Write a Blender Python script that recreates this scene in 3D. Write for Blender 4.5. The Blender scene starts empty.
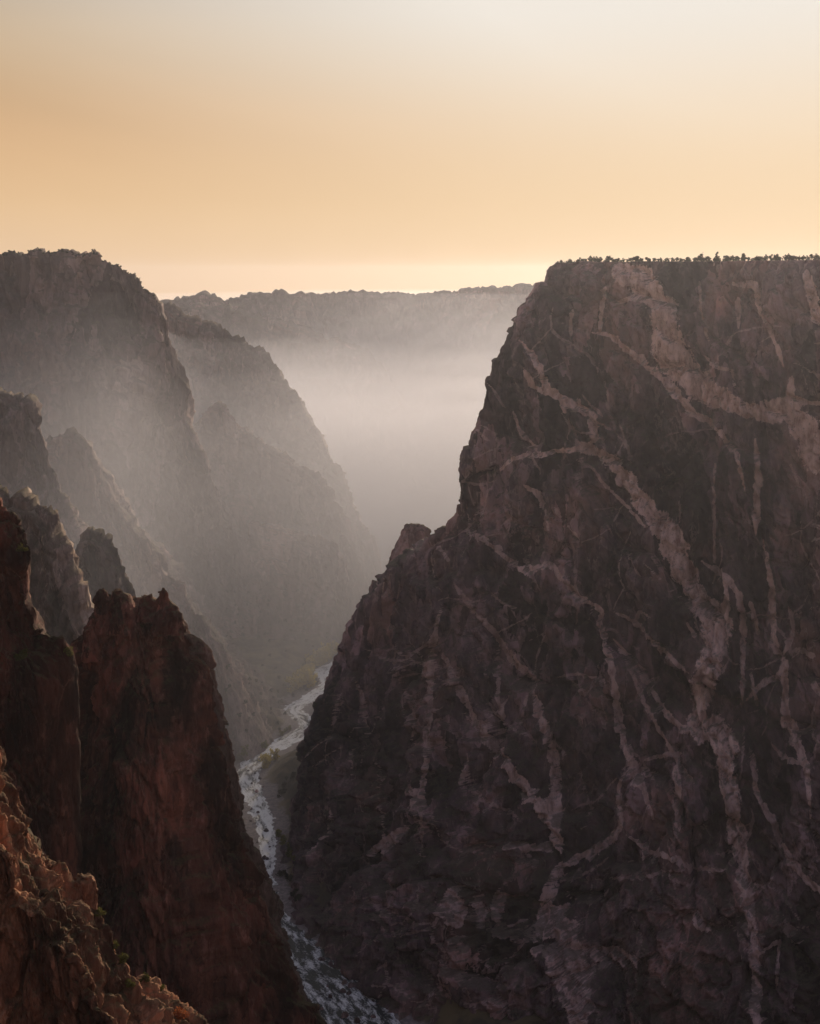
import bpy, math, random
import numpy as np
from mathutils import Vector
from mathutils.bvhtree import BVHTree

random.seed(7)
RNG = np.random.default_rng(11)
S = bpy.context.scene
COL = S.collection
F, CX, HY = 1250.0, 410.0, 275.0          # focal length in pixels, centre column, horizon row
DEEP = -1320.0                            # invented depth beyond the bend, so sight lines cross more glowing haze
FLOOR = -690.0                            # canyon floor, metres below the viewpoint


def at(px, py, Y):
    """A sight line of the survey photograph carried out to distance Y."""
    return np.array(((px - CX) / F * Y, Y, (HY - py) / F * Y))


# ------------------------------------------------------------------ noise
_perm = np.arange(256)
RNG.shuffle(_perm)
_perm = np.concatenate([_perm, _perm, _perm])
_g = RNG.normal(size=(256, 3))
_g /= np.linalg.norm(_g, axis=1)[:, None]
_cellrand = RNG.random((256, 4))


def _hash(i, j, k):
    return _perm[(_perm[(_perm[i & 255] + (j & 255))] + (k & 255))] & 255


def pnoise(p):
    shp = p.shape[:-1]
    p = p.reshape(-1, 3)
    i = np.floor(p).astype(np.int64)
    f = p - i
    u = f * f * f * (f * (f * 6 - 15) + 10)
    out = np.zeros(len(p))
    for dx in (0, 1):
        wx = u[:, 0] if dx else 1 - u[:, 0]
        for dy in (0, 1):
            wy = u[:, 1] if dy else 1 - u[:, 1]
            for dz in (0, 1):
                wz = u[:, 2] if dz else 1 - u[:, 2]
                g = _g[_hash(i[:, 0] + dx, i[:, 1] + dy, i[:, 2] + dz)]
                d = (f[:, 0] - dx) * g[:, 0] + (f[:, 1] - dy) * g[:, 1] + (f[:, 2] - dz) * g[:, 2]
                out += wx * wy * wz * d
    return (out * 1.6).reshape(shp)


def fbm(p, o=4, gain=0.5, lac=2.03):
    a, s, t = 1.0, 0.0, 0.0
    q = p
    for n in range(o):
        s = s + a * pnoise(q + 17.3 * n)
        t += a
        a *= gain
        q = q * lac
    return s / t


def ridged(p, o=4, gain=0.5):
    a, s, t = 1.0, 0.0, 0.0
    q = p
    for n in range(o):
        s = s + a * (1 - 2.2 * np.abs(pnoise(q + 9.1 * n)))
        t += a
        a *= gain
        q = q * 2.07
    return s / t


def cells(p):
    """Worley cells: value of the nearest cell in 0..1, and distance between the two nearest."""
    shp = p.shape[:-1]
    p = p.reshape(-1, 3)
    i = np.floor(p - 0.5).astype(np.int64)
    f1 = np.full(len(p), 9.0)
    f2 = np.full(len(p), 9.0)
    val = np.zeros(len(p))
    tlt = np.zeros(len(p))
    for dx in (0, 1):
        for dy in (0, 1):
            for dz in (0, 1):
                h = _hash(i[:, 0] + dx, i[:, 1] + dy, i[:, 2] + dz)
                r = _cellrand[h]
                o0, o1, o2 = p[:, 0] - i[:, 0] - dx - r[:, 0], p[:, 1] - i[:, 1] - dy - r[:, 1], p[:, 2] - i[:, 2] - dz - r[:, 2]
                d = o0 * o0 + o1 * o1 + o2 * o2
                near = d < f1
                f2 = np.where(near, f1, np.minimum(f2, d))
                val = np.where(near, r[:, 3], val)
                g = _g[h]
                tlt = np.where(near, o0 * g[:, 0] + o1 * g[:, 1] + o2 * g[:, 2], tlt)
                f1 = np.where(near, d, f1)
    return val.reshape(shp), (np.sqrt(f2) - np.sqrt(f1)).reshape(shp), tlt.reshape(shp)


def rock(p, s, blocks=1.0, tall=0.34, lean=0.25, rough=1.0):
    """Relief of jointed rock, about -1..1; s is the size of a big block in metres. Joints stand tall and lean a little."""
    q = p / s
    q = np.stack([q[..., 0] + lean * q[..., 2], q[..., 1], q[..., 2] * tall], -1)
    w = np.stack([pnoise(q * 0.9 + 3.1), pnoise(q * 0.9 + 31.7), pnoise(q * 0.9 + 57.9)], -1)
    d = 1.1 * fbm(q * 0.33, 3)
    c1, e1, t1 = cells(q * 0.8 + 0.16 * w)
    d = d + blocks * (0.75 * (c1 - 0.5) + 0.75 * t1 - 0.42 * np.clip(1 - e1 / 0.12, 0, 1))
    c2, e2, t2 = cells(q * 2.1 + 0.18 * w + 5.0)
    d = d + blocks * (0.42 * (c2 - 0.5) + 0.42 * t2 - 0.22 * np.clip(1 - e2 / 0.14, 0, 1))
    q3 = q * np.array([1, 1, 0.9])
    c3, e3, t3 = cells(q3 * 5.2 + 0.15 * w + 11.0)
    d = d + rough * (0.17 * (c3 - 0.5) + 0.12 * t3)
    d = d + rough * 0.16 * ridged(q * 3.1 + 2.0, 4)
    return d


# ------------------------------------------------------------------ meshes
def mesh_obj(name, V, Q, mat, parent=None, smooth=True, attrs=None):
    me = bpy.data.meshes.new(name)
    V = np.asarray(V, dtype=np.float32)
    if isinstance(Q, np.ndarray):
        k = Q.shape[1]
        me.vertices.add(len(V))
        me.vertices.foreach_set("co", V.ravel())
        me.loops.add(Q.size)
        me.loops.foreach_set("vertex_index", Q.astype(np.int32).ravel())
        me.polygons.add(len(Q))
        me.polygons.foreach_set("loop_start", np.arange(0, Q.size, k, dtype=np.int32))
        me.update(calc_edges=True)
        me.validate()
    else:
        me.from_pydata([tuple(v) for v in V], [], Q)
        me.update()
    me.polygons.foreach_set("use_smooth", np.full(len(me.polygons), smooth))
    for k, a in (attrs or {}).items():
        at_ = me.attributes.new(k, 'FLOAT', 'POINT')
        at_.data.foreach_set("value", np.asarray(a, dtype=np.float32).ravel())
    me.materials.append(mat)
    o = bpy.data.objects.new(name, me)
    COL.objects.link(o)
    if parent is not None:
        o.parent = parent
    return o


def grid_quads(R, C, wrap=False, off=0):
    i = np.arange(R - 1)[:, None]
    j = np.arange(C if wrap else C - 1)[None, :]
    j2 = (j + 1) % C
    return (np.stack([i * C + j, i * C + j2, (i + 1) * C + j2, (i + 1) * C + j], -1).reshape(-1, 4) + off)


def grid_normals(G, wrap=False):
    if wrap:
        du = np.roll(G, -1, 1) - np.roll(G, 1, 1)
    else:
        du = np.gradient(G, axis=1)
    dv = np.gradient(G, axis=0)
    n = np.cross(du, dv)
    return n / (np.linalg.norm(n, axis=-1)[..., None] + 1e-9)


def tag(o, label=None, cat=None, group=None, kind=None):
    for k, v in (('label', label), ('category', cat), ('group', group), ('kind', kind)):
        if v:
            o[k] = v
    return o


def empty(name, loc):
    o = bpy.data.objects.new(name, None)
    COL.objects.link(o)
    o.location = loc
    o.empty_display_size = 1
    return o


def interp(x, xp, fp):
    """Monotone-ish cubic interpolation (xp ascending); fp may hold vectors."""
    xp = np.asarray(xp, float)
    fp = np.asarray(fp, float)
    if fp.ndim == 1:
        fp = fp[:, None]
        flat = True
    else:
        flat = False
    h = np.diff(xp)
    dl = np.diff(fp, axis=0) / h[:, None]
    m = np.zeros_like(fp)
    m[0], m[-1] = dl[0], dl[-1]
    for i in range(1, len(xp) - 1):
        a, b = dl[i - 1], dl[i]
        m[i] = np.where(a * b > 0, 2 * a * b / (a + b + 1e-12), 0)
    x = np.clip(np.asarray(x, float), xp[0], xp[-1])
    k = np.clip(np.searchsorted(xp, x, 'right') - 1, 0, len(xp) - 2)
    t = ((x - xp[k]) / h[k])[:, None]
    hk = h[k][:, None]
    r = ((1 + 2 * t) * (1 - t) ** 2 * fp[k] + t * (1 - t) ** 2 * hk * m[k] + t * t * (3 - 2 * t) * fp[k + 1] + t * t * (t - 1) * hk * m[k + 1])
    return r[:, 0] if flat else r


def resample(pts, n=None, step=None, smooth=True):
    """Points along a polyline at even chord length."""
    pts = np.asarray(pts, float)
    L = np.concatenate([[0], np.cumsum(np.linalg.norm(np.diff(pts, axis=0), axis=1) + 1e-6)])
    if n is None:
        n = max(8, int(L[-1] / step))
    x = np.linspace(0, L[-1], n)
    if smooth:
        return interp(x, L, pts)
    return np.stack([np.interp(x, L, pts[:, k]) for k in range(pts.shape[1])], 1)


# ------------------------------------------------------------------ materials
class NT:
    def __init__(s, nt):
        s.nt = nt

    def n(s, t, **kw):
        nd = s.nt.nodes.new(t)
        for k, v in kw.items():
            if k.startswith('i_'):
                nd.inputs[k[2:].replace('_', ' ')].default_value = v
            else:
                setattr(nd, k, v)
        return nd

    def l(s, a, b):
        s.nt.links.new(a, b)

    def math(s, op, a, b=None, c=None, clamp=False):
        nd = s.n('ShaderNodeMath', operation=op, use_clamp=clamp)
        for k, v in enumerate((a, b, c)):
            if v is None:
                continue
            if hasattr(v, 'links') or isinstance(v, bpy.types.NodeSocket):
                s.l(v, nd.inputs[k])
            else:
                nd.inputs[k].default_value = v
        return nd.outputs[0]

    def mix(s, f, a, b, blend='MIX'):
        nd = s.n('ShaderNodeMix', data_type='RGBA', blend_type=blend)
        for v, sk in ((f, nd.inputs['Factor']), (a, nd.inputs['A']), (b, nd.inputs['B'])):
            if isinstance(v, bpy.types.NodeSocket):
                s.l(v, sk)
            else:
                if sk.name != 'Factor' and len(v) == 3:
                    v = (*v, 1)
                sk.default_value = v
        # 'A'/'B' for RGBA live under their own identifiers
        return nd.outputs['Result'] if False else [o for o in nd.outputs if o.type == 'RGBA'][0]

    def ramp(s, f, lo, hi):
        nd = s.n('ShaderNodeMapRange', interpolation_type='SMOOTHSTEP')
        s.l(f, nd.inputs['Value'])
        nd.inputs['From Min'].default_value = lo
        nd.inputs['From Max'].default_value = hi
        return nd.outputs['Result']

    def noise(s, vec, scale, detail=4, rough=0.55, dist=0.0):
        nd = s.n('ShaderNodeTexNoise')
        nd.inputs['Scale'].default_value = scale
        nd.inputs['Detail'].default_value = detail
        nd.inputs['Roughness'].default_value = rough
        nd.inputs['Distortion'].default_value = dist
        s.l(vec, nd.inputs['Vector'])
        return nd.outputs['Fac']


def rgba_mix(t, f, a, b, blend='MIX'):
    nd = t.nt.nodes.new('ShaderNodeMix')
    nd.data_type = 'RGBA'
    nd.blend_type = blend
    ins = [i for i in nd.inputs if i.type == 'RGBA']
    fac = [i for i in nd.inputs if i.type == 'VALUE'][0]
    for v, sk in ((f, fac), (a, ins[0]), (b, ins[1])):
        if isinstance(v, bpy.types.NodeSocket):
            t.nt.links.new(v, sk)
        elif sk is fac:
            sk.default_value = v
        else:
            sk.default_value = (*v, 1)
    return [o for o in nd.outputs if o.type == 'RGBA'][0]


def new_mat(name):
    m = bpy.data.materials.new(name)
    m.use_nodes = True
    m.node_tree.nodes.clear()
    t = NT(m.node_tree)
    out = t.n('ShaderNodeOutputMaterial')
    b = t.n('ShaderNodeBsdfPrincipled')
    t.l(b.outputs[0], out.inputs['Surface'])
    return m, t, b


def rock_mat(name, dark, mid, warm, pale, size, veins=False, green=(0.045, 0.052, 0.022), green_amt=0.7, bump=0.6, streak=0.6,
             pale_amt=0.35, lean=0.25, crack=0.45, grey=None, green_from=(0.42, 0.72), slab=1.4):
    m, t, b = new_mat(name)
    geo = t.n('ShaderNodeNewGeometry')
    pos = geo.outputs['Position']
    mp = t.n('ShaderNodeMapping')
    mp.inputs['Scale'].default_value = (1 / size, 1 / size, 0.3 / size)
    mp.inputs['Rotation'].default_value = (0, lean, 0)
    t.l(pos, mp.inputs['Vector'])
    tall = mp.outputs[0]
    mp2 = t.n('ShaderNodeMapping')
    mp2.inputs['Scale'].default_value = (1 / size,) * 3
    t.l(pos, mp2.inputs['Vector'])
    even = mp2.outputs[0]
    n1 = t.noise(tall, 0.6, 5, 0.6)
    n2 = t.noise(even, 0.22, 4, 0.6)
    n3 = t.noise(tall, 3.2, 5, 0.65)
    n4 = t.noise(even, 7.0, 4, 0.7)
    c = rgba_mix(t, t.ramp(n1, 0.36, 0.66), dark, mid)
    c = rgba_mix(t, t.math('MULTIPLY', t.ramp(n2, 0.48, 0.68), 0.75), c, warm)
    # weathering streaks and lighter faces
    c = rgba_mix(t, t.math('MULTIPLY', t.ramp(n3, 0.52, 0.75), pale_amt), c, pale)
    c = rgba_mix(t, t.math('MULTIPLY', t.ramp(n3, 0.5, 0.28), streak), c, tuple(x * 0.35 for x in dark))
    nw = t.n('ShaderNodeTexNoise')
    nw.inputs['Scale'].default_value = 2.0
    nw.inputs['Detail'].default_value = 4
    t.l(tall, nw.inputs['Vector'])
    nz = nw
    # slabs of different tone between the joints
    for sc_, amt in ((0.45, 0.75), (1.5, 0.5)):
        vs = t.n('ShaderNodeTexVoronoi')
        vs.inputs['Scale'].default_value = sc_
        vs.inputs['Randomness'].default_value = 1.0
        vw = t.n('ShaderNodeVectorMath', operation='MULTIPLY_ADD')
        t.l(nw.outputs['Color'], vw.inputs[0])
        vw.inputs[1].default_value = (0.9 / sc_ * 0.45,) * 3
        t.l(tall, vw.inputs[2])
        t.l(vw.outputs[0], vs.inputs['Vector'])
        sr = t.n('ShaderNodeSeparateColor')
        t.l(vs.outputs['Color'], sr.inputs[0])
        k_ = t.math('MULTIPLY_ADD', t.math('ADD', sr.outputs[0], -0.5), amt * slab, 1.0)
        cm_ = t.n('ShaderNodeCombineColor')
        for q_ in range(3):
            t.l(k_, cm_.inputs[q_])
        c = rgba_mix(t, 1.0, c, cm_.outputs[0], 'MULTIPLY')
    # fine quartz stringers
    vo = t.n('ShaderNodeTexVoronoi', feature='DISTANCE_TO_EDGE')
    vo.inputs['Scale'].default_value = 0.55
    ws = t.n('ShaderNodeMix', data_type='VECTOR')
    va = t.n('ShaderNodeVectorMath', operation='MULTIPLY_ADD')
    t.l(nz.outputs['Color'], va.inputs[0])
    va.inputs[1].default_value = (1.3, 1.3, 1.3)
    t.l(tall, va.inputs[2])
    t.l(va.outputs[0], vo.inputs['Vector'])
    st = t.math('MULTIPLY', t.ramp(vo.outputs['Distance'], 0.028, 0.0), t.ramp(n2, 0.42, 0.62))
    c = rgba_mix(t, t.math('MULTIPLY', st, min(0.8, pale_amt * (2.0 if veins else 1.1))), c, pale)
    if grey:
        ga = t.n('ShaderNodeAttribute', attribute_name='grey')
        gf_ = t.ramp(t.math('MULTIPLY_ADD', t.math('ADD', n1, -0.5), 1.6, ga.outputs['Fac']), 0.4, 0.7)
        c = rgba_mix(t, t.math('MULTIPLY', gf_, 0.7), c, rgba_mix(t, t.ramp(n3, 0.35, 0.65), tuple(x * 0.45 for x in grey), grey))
    # open joints, drawn as thin dark lines
    vj = t.n('ShaderNodeTexVoronoi', feature='DISTANCE_TO_EDGE')
    vj.inputs['Scale'].default_value = 0.9
    vb = t.n('ShaderNodeVectorMath', operation='MULTIPLY_ADD')
    t.l(nz.outputs['Color'], vb.inputs[0])
    vb.inputs[1].default_value = (0.8, 0.8, 0.8)
    t.l(tall, vb.inputs[2])
    t.l(vb.outputs[0], vj.inputs['Vector'])
    jt = t.math('MULTIPLY', t.ramp(vj.outputs['Distance'], 0.035, 0.0), t.ramp(n2, 0.62, 0.42))
    c = rgba_mix(t, t.math('MULTIPLY', jt, crack), c, tuple(x * 0.25 for x in dark))
    if veins:
        a = t.n('ShaderNodeAttribute', attribute_name='dike')
        wob = t.math('MULTIPLY_ADD', t.math('ADD', n4, -0.5), 0.7, a.outputs['Fac'])
        wob = t.math('MULTIPLY_ADD', t.math('ADD', n3, -0.5), 0.8, wob)
        vf = t.math('MULTIPLY', t.ramp(wob, 0.14, 0.25), t.math('MULTIPLY_ADD', t.ramp(n1, 0.3, 0.55), 0.3, 0.7))
        a2 = t.n('ShaderNodeAttribute', attribute_name='dike_strength')
        vf = t.math('MULTIPLY', vf, a2.outputs['Fac'])
        vcol = rgba_mix(t, t.ramp(n3, 0.3, 0.62), (0.36, 0.22, 0.19), veins)
        vcol = rgba_mix(t, t.math('MULTIPLY', t.ramp(n4, 0.45, 0.3), 0.6), vcol, (0.20, 0.13, 0.12))
        c = rgba_mix(t, vf, c, vcol)
    # brush and grass on the ledges
    sx = t.n('ShaderNodeSeparateXYZ')
    t.l(geo.outputs['Normal'], sx.inputs[0])
    up = t.math('MULTIPLY_ADD', t.math('ADD', n4, -0.5), 0.8, sx.outputs['Z'])
    gf = t.math('MULTIPLY', t.ramp(up, *green_from), green_amt)
    gcol = rgba_mix(t, t.ramp(n4, 0.4, 0.65), green, tuple(x * 2.0 for x in green))
    c = rgba_mix(t, gf, c, gcol)
    t.l(c, b.inputs['Base Color'])
    b.inputs['Roughness'].default_value = 0.9
    b.inputs['Specular IOR Level'].default_value = 0.15
    h = t.math('MULTIPLY_ADD', n4, 0.4, n3)
    bp = t.n('ShaderNodeBump')
    bp.inputs['Strength'].default_value = bump
    bp.inputs['Distance'].default_value = size * 0.16
    t.l(h, bp.inputs['Height'])
    t.l(bp.outputs[0], b.inputs['Normal'])
    return m


M_WALL = rock_mat('gneiss', (0.044, 0.030, 0.037), (0.195, 0.132, 0.142), (0.285, 0.165, 0.145), (0.42, 0.305, 0.29), 22,
                  veins=(0.80, 0.60, 0.57), green=(0.048, 0.044, 0.028), green_amt=0.7, pale_amt=0.30, bump=0.9, green_from=(0.6, 0.9), slab=1.9)
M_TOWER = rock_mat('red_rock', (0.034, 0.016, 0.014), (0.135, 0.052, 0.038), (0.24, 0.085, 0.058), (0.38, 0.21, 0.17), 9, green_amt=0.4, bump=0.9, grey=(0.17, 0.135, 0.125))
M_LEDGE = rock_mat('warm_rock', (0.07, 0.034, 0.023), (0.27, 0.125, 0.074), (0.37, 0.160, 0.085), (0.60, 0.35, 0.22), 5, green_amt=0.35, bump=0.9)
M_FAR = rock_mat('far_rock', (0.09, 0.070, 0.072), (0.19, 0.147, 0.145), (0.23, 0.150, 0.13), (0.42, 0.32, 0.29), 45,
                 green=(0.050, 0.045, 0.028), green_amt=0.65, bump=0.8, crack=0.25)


def simple_mat(name, c1, c2, scale, rough=0.9, leaf=0.0):
    m, t, b = new_mat(name)
    geo = t.n('ShaderNodeNewGeometry')
    n = t.noise(geo.outputs['Position'], scale, 4, 0.6)
    oi = t.n('ShaderNodeObjectInfo')
    n = t.math('MULTIPLY_ADD', t.math('ADD', oi.outputs['Random'], -0.5), 0.25, n)
    t.l(rgba_mix(t, t.ramp(n, 0.35, 0.65), c1, c2), b.inputs['Base Color'])
    b.inputs['Roughness'].default_value = rough
    b.inputs['Specular IOR Level'].default_value = 0.1
    if leaf:
        tr = t.n('ShaderNodeBsdfTranslucent')
        src = b.inputs['Base Color'].links[0].from_socket
        t.l(src, tr.inputs['Color'])
        mx = t.n('ShaderNodeMixShader')
        mx.inputs[0].default_value = leaf
        t.l(b.outputs[0], mx.inputs[1])
        t.l(tr.outputs[0], mx.inputs[2])
        t.l(mx.outputs[0], [n for n in m.node_tree.nodes if n.type == 'OUTPUT_MATERIAL'][0].inputs['Surface'])
    return m


M_JUN = simple_mat('juniper_leaf', (0.024, 0.028, 0.012), (0.05, 0.052, 0.022), 0.6)
M_BARK = simple_mat('bark', (0.05, 0.035, 0.025), (0.10, 0.075, 0.055), 3)
M_DEAD = simple_mat('dry_twig', (0.22, 0.10, 0.045), (0.32, 0.16, 0.07), 1)
M_YEL = simple_mat('autumn_leaf', (0.30, 0.25, 0.04), (0.60, 0.48, 0.07), 0.5, leaf=0.5)
M_GRN = simple_mat('bright_leaf', (0.11, 0.12, 0.025), (0.22, 0.21, 0.05), 0.6, leaf=0.5)
M_SCRUB = simple_mat('scrub_leaf', (0.06, 0.062, 0.02), (0.15, 0.14, 0.035), 0.9, leaf=0.3)
M_RED = simple_mat('rust_leaf', (0.20, 0.055, 0.025), (0.32, 0.11, 0.04), 0.8, leaf=0.4)


# ------------------------------------------------------------------ the painted cliff
def painted_cliff():
    nose = [(555, 263, 1500), (546, 270, 1498), (541, 285, 1495), (536, 299, 1492), (527, 305, 1490), (517, 320, 1487), (508, 341, 1485),
            (497, 361, 1482), (487, 380, 1480), (483, 399, 1478), (480, 421, 1475), (472, 447, 1472), (466, 472, 1470), (464, 500, 1475),
            (454, 518, 1482), (440, 530, 1490), (425, 546, 1500), (412, 560, 1515), (394, 572, 1530), (384, 588, 1545), (371, 601, 1560),
            (360, 622, 1580), (352, 645, 1595), (341, 668, 1610), (333, 690, 1615), (328, 715, 1610), (320, 745, 1590), (306, 790, 1560),
            (290, 838, 1512), (284, 851, 1500)]
    np3 = np.array([at(*p) for p in nose])
    np3[:, 2] = np.maximum(np3[:, 2], FLOOR - 2)
    rim = np3[0, 2]
    lv = [rim, -200, -400, -550, -694]
    tab = {  # (column, distance) of the face at each level
        'A': [(632, 1400), (580, 1385), (520, 1370), (440, 1370), (304, 1335)],
        'B': [(722, 1300), (700, 1285), (670, 1255), (620, 1210), (432, 1135)],
        'C': [(830, 1205), (825, 1190), (820, 1170), (810, 1130), (640, 1060)],
        'R': [(1150, 1000), (1150, 990), (1150, 970), (1150, 950), (1150, 900)],
        'Q': [(2200, 700), (2200, 690), (2200, 670), (2200, 650), (2200, 600)],
    }
    NV = 560
    zs = np.linspace(rim, -694, NV)
    zn = np3[:, 2][::-1]
    nx = np.interp(zs, zn, np3[:, 0][::-1])
    ny = np.interp(zs, zn, np3[:, 1][::-1])
    cp = {}
    for k, v in tab.items():
        pts = np.array([((a - CX) / F * b, b) for a, b in v])
        cp[k] = interp(zs[::-1], np.array(lv)[::-1], pts[::-1])[::-1]
    nz = np.stack([nx, ny], 1)
    back1 = nz + np.array([70, 110])
    back2 = nz + np.array([420, 420])
    back3 = nz + np.array([2600, 1500])
    dfront = np.concatenate([np.linspace(0, 0.22, 24, endpoint=False), np.linspace(0.22, 1, 560)])
    G = np.zeros((NV, len(dfront) + 90, 3))
    for r in range(NV):
        front = np.array([cp['Q'][r], cp['R'][r], cp['C'][r], cp['B'][r], cp['A'][r], nz[r]])
        tt = np.array([0, 0.13, 0.30, 0.53, 0.77, 1.0])
        f = interp(dfront, tt, front)
        bk = np.array([nz[r], back1[r], back2[r], back3[r]])
        g = interp(np.concatenate([np.linspace(0.01, 0.4, 50), np.linspace(0.42, 1, 40)]), [0, 0.33, 0.66, 1], bk)
        G[r, :, :2] = np.concatenate([f, g])
        G[r, :, 2] = zs[r]
    n = grid_normals(G)
    # outward = away from the massif: towards the river on the front
    n *= np.sign(-n[:, 300, 0:1].mean())
    n[..., 2] *= 0.25
    n /= np.linalg.norm(n, axis=-1)[..., None] + 1e-9
    v = np.linspace(0, 1, NV)[:, None]
    d = 20 * rock(G, 46, blocks=1.0, tall=0.24, lean=0.5) + 12 * ridged(G / np.array([52, 52, 330]) + 7.7, 4) + 26 * fbm(G / np.array([170, 170, 420]) + 4.2, 3) \
        + 4.5 * rock(G + 300, 13, blocks=0.9, tall=0.3, lean=0.5)
    # rougher, gullied buttress low on the river side; sheer face on the other
    px = CX + F * G[..., 0] / G[..., 1]
    low = np.clip((v - 0.28) / 0.3, 0, 1) * np.clip((650 - px) / 160, 0, 1)
    low = low * np.clip((0.99 - v) / 0.12, 0, 1)
    d = d + low * (26 * ridged(G / np.array([95, 95, 210]) + 1.7, 4) + 10)
    # recess in shade beneath the big overhang
    rx, rz = px - 600, (zs[:, None] + 560)
    d = d - 38 * np.exp(-(rx / 80) ** 2 - (rz / 90) ** 2)
    nosefade = np.exp(-((np.arange(G.shape[1]) - len(dfront)) / 26.0) ** 2)[None, :]
    d = d * (1 - 0.62 * nosefade * np.clip(1.2 - v * 0.5, 0, 1))
    topfade = np.clip(v / 0.02, 0, 1)
    d = d * (0.35 + 0.65 * topfade) * np.clip((1.08 - v) / 0.16, 0, 1)
    P = G + n * d[..., None]
    P[..., 2] += 5 * fbm(P / 30.0, 3) * np.clip((v - 0.01) / 0.05, 0, 1) * np.clip((0.97 - v) / 0.05, 0, 1)
    R, C = P.shape[:2]
    V = P.reshape(-1, 3)
    Q = grid_quads(R, C)
    # dikes
    bvh = BVHTree.FromPolygons([tuple(x) for x in V], [tuple(q) for q in Q])
    att, stg = dikes(bvh, V)
    # cap: ruled sheet between front rim and back rim
    nf = len(dfront)
    fi = np.arange(nf)[::-1][::2]
    bi = np.linspace(nf, C - 1, len(fi)).round().astype(int)
    rows = 26
    w = (np.linspace(0, 1, rows) ** 1.8)[:, None, None]
    cap = P[0, fi][None] * (1 - w) + P[0, bi][None] * w
    e = np.minimum(w, 1 - w)[..., 0]
    cap[..., 2] += np.clip(e * 14, 0, 1) * (0.6 + 1.2 * fbm(cap / 60.0, 3))
    Vc = cap.reshape(-1, 3)
    Qc = grid_quads(rows, len(fi), off=len(V))[:, ::-1]
    att = np.concatenate([att, np.full(len(Vc), -1)])
    stg = np.concatenate([stg, np.zeros(len(Vc))])
    o = mesh_obj('painted_cliff', np.concatenate([V, Vc]), np.concatenate([Q, Qc]), M_WALL, attrs={'dike': att, 'dike_strength': stg})
    tag(o, 'sheer dark cliff laced with branching pale pink veins, flat wooded top, right of the river', 'cliff', kind='structure')
    return o, P[0, :nf], P[0]


VEINS1 = [  # traced on the upper face; column, row, width in enlarged units
    [(305, 128, 46), (350, 150, 66), (395, 195, 78), (420, 240, 76), (425, 290, 72), (432, 340, 84), (465, 385, 84), (520, 425, 80), (580, 462, 70),
     (640, 490, 58), (690, 492, 62), (735, 472, 58), (760, 465, 34)],
    [(752, 500, 56), (790, 545, 84), (835, 605, 92), (900, 680, 80), (980, 760, 70)],
    [(742, 455, 22), (750, 400, 14)], [(750, 462, 18), (800, 468, 14), (840, 472, 12)],
    [(300, 215, 14), (345, 200, 16), (390, 215, 20)],
    [(235, 285, 10), (290, 300, 20), (330, 335, 24), (390, 385, 22), (450, 440, 22), (490, 490, 20), (540, 520, 18), (580, 570, 14), (612, 620, 11), (626, 695, 11)],
    [(50, 310, 9), (85, 345, 14), (105, 385, 14), (118, 425, 26), (165, 462, 26), (200, 482, 20), (237, 505, 24), (240, 560, 16), (212, 582, 22)],
    [(60, 380, 10), (88, 428, 15), (125, 442, 22)], [(155, 455, 14), (168, 495, 8)], [(205, 480, 12), (200, 455, 8)],
    [(240, 515, 8), (290, 540, 6)],
    [(0, 640, 8), (30, 612, 12), (100, 600, 14), (170, 590, 16), (215, 582, 30), (260, 600, 34), (300, 632, 40), (340, 690, 44), (380, 742, 48), (420, 785, 48), (470, 830, 44)],
    [(195, 615, 7), (240, 640, 8), (265, 675, 8), (290, 700, 8), (340, 750, 9), (372, 785, 11)],
    [(510, 150, 6), (515, 230, 6), (535, 310, 6)], [(553, 600, 5), (548, 700, 7), (550, 810, 7), (548, 900, 5)],
    [(600, 165, 26), (645, 165, 22), (662, 190, 16), (665, 232, 13), (690, 280, 13), (712, 330, 11), (725, 378, 9)],
    [(612, 200, 16), (612, 280, 8)],
    [(35, 490, 7), (50, 540, 11), (85, 575, 9), (100, 605, 7)],
    [(785, 130, 30), (800, 200, 32), (822, 270, 28)],
    [(520, 345, 7), (560, 380, 9), (600, 385, 8)], [(595, 385, 6), (600, 430, 5)],
    [(115, 735, 5), (125, 800, 5)], [(138, 735, 5), (170, 780, 6), (205, 820, 6)], [(185, 655, 6), (225, 682, 6)],
    [(60, 680, 14), (95, 700, 18), (110, 740, 10)], [(655, 560, 12), (660, 680, 20), (655, 810, 14)], [(440, 290, 20), (450, 330, 26)],
    [(185, 230, 10), (180, 300, 9)], [(270, 170, 14), (260, 240, 12), (255, 290, 8)],
]
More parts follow.
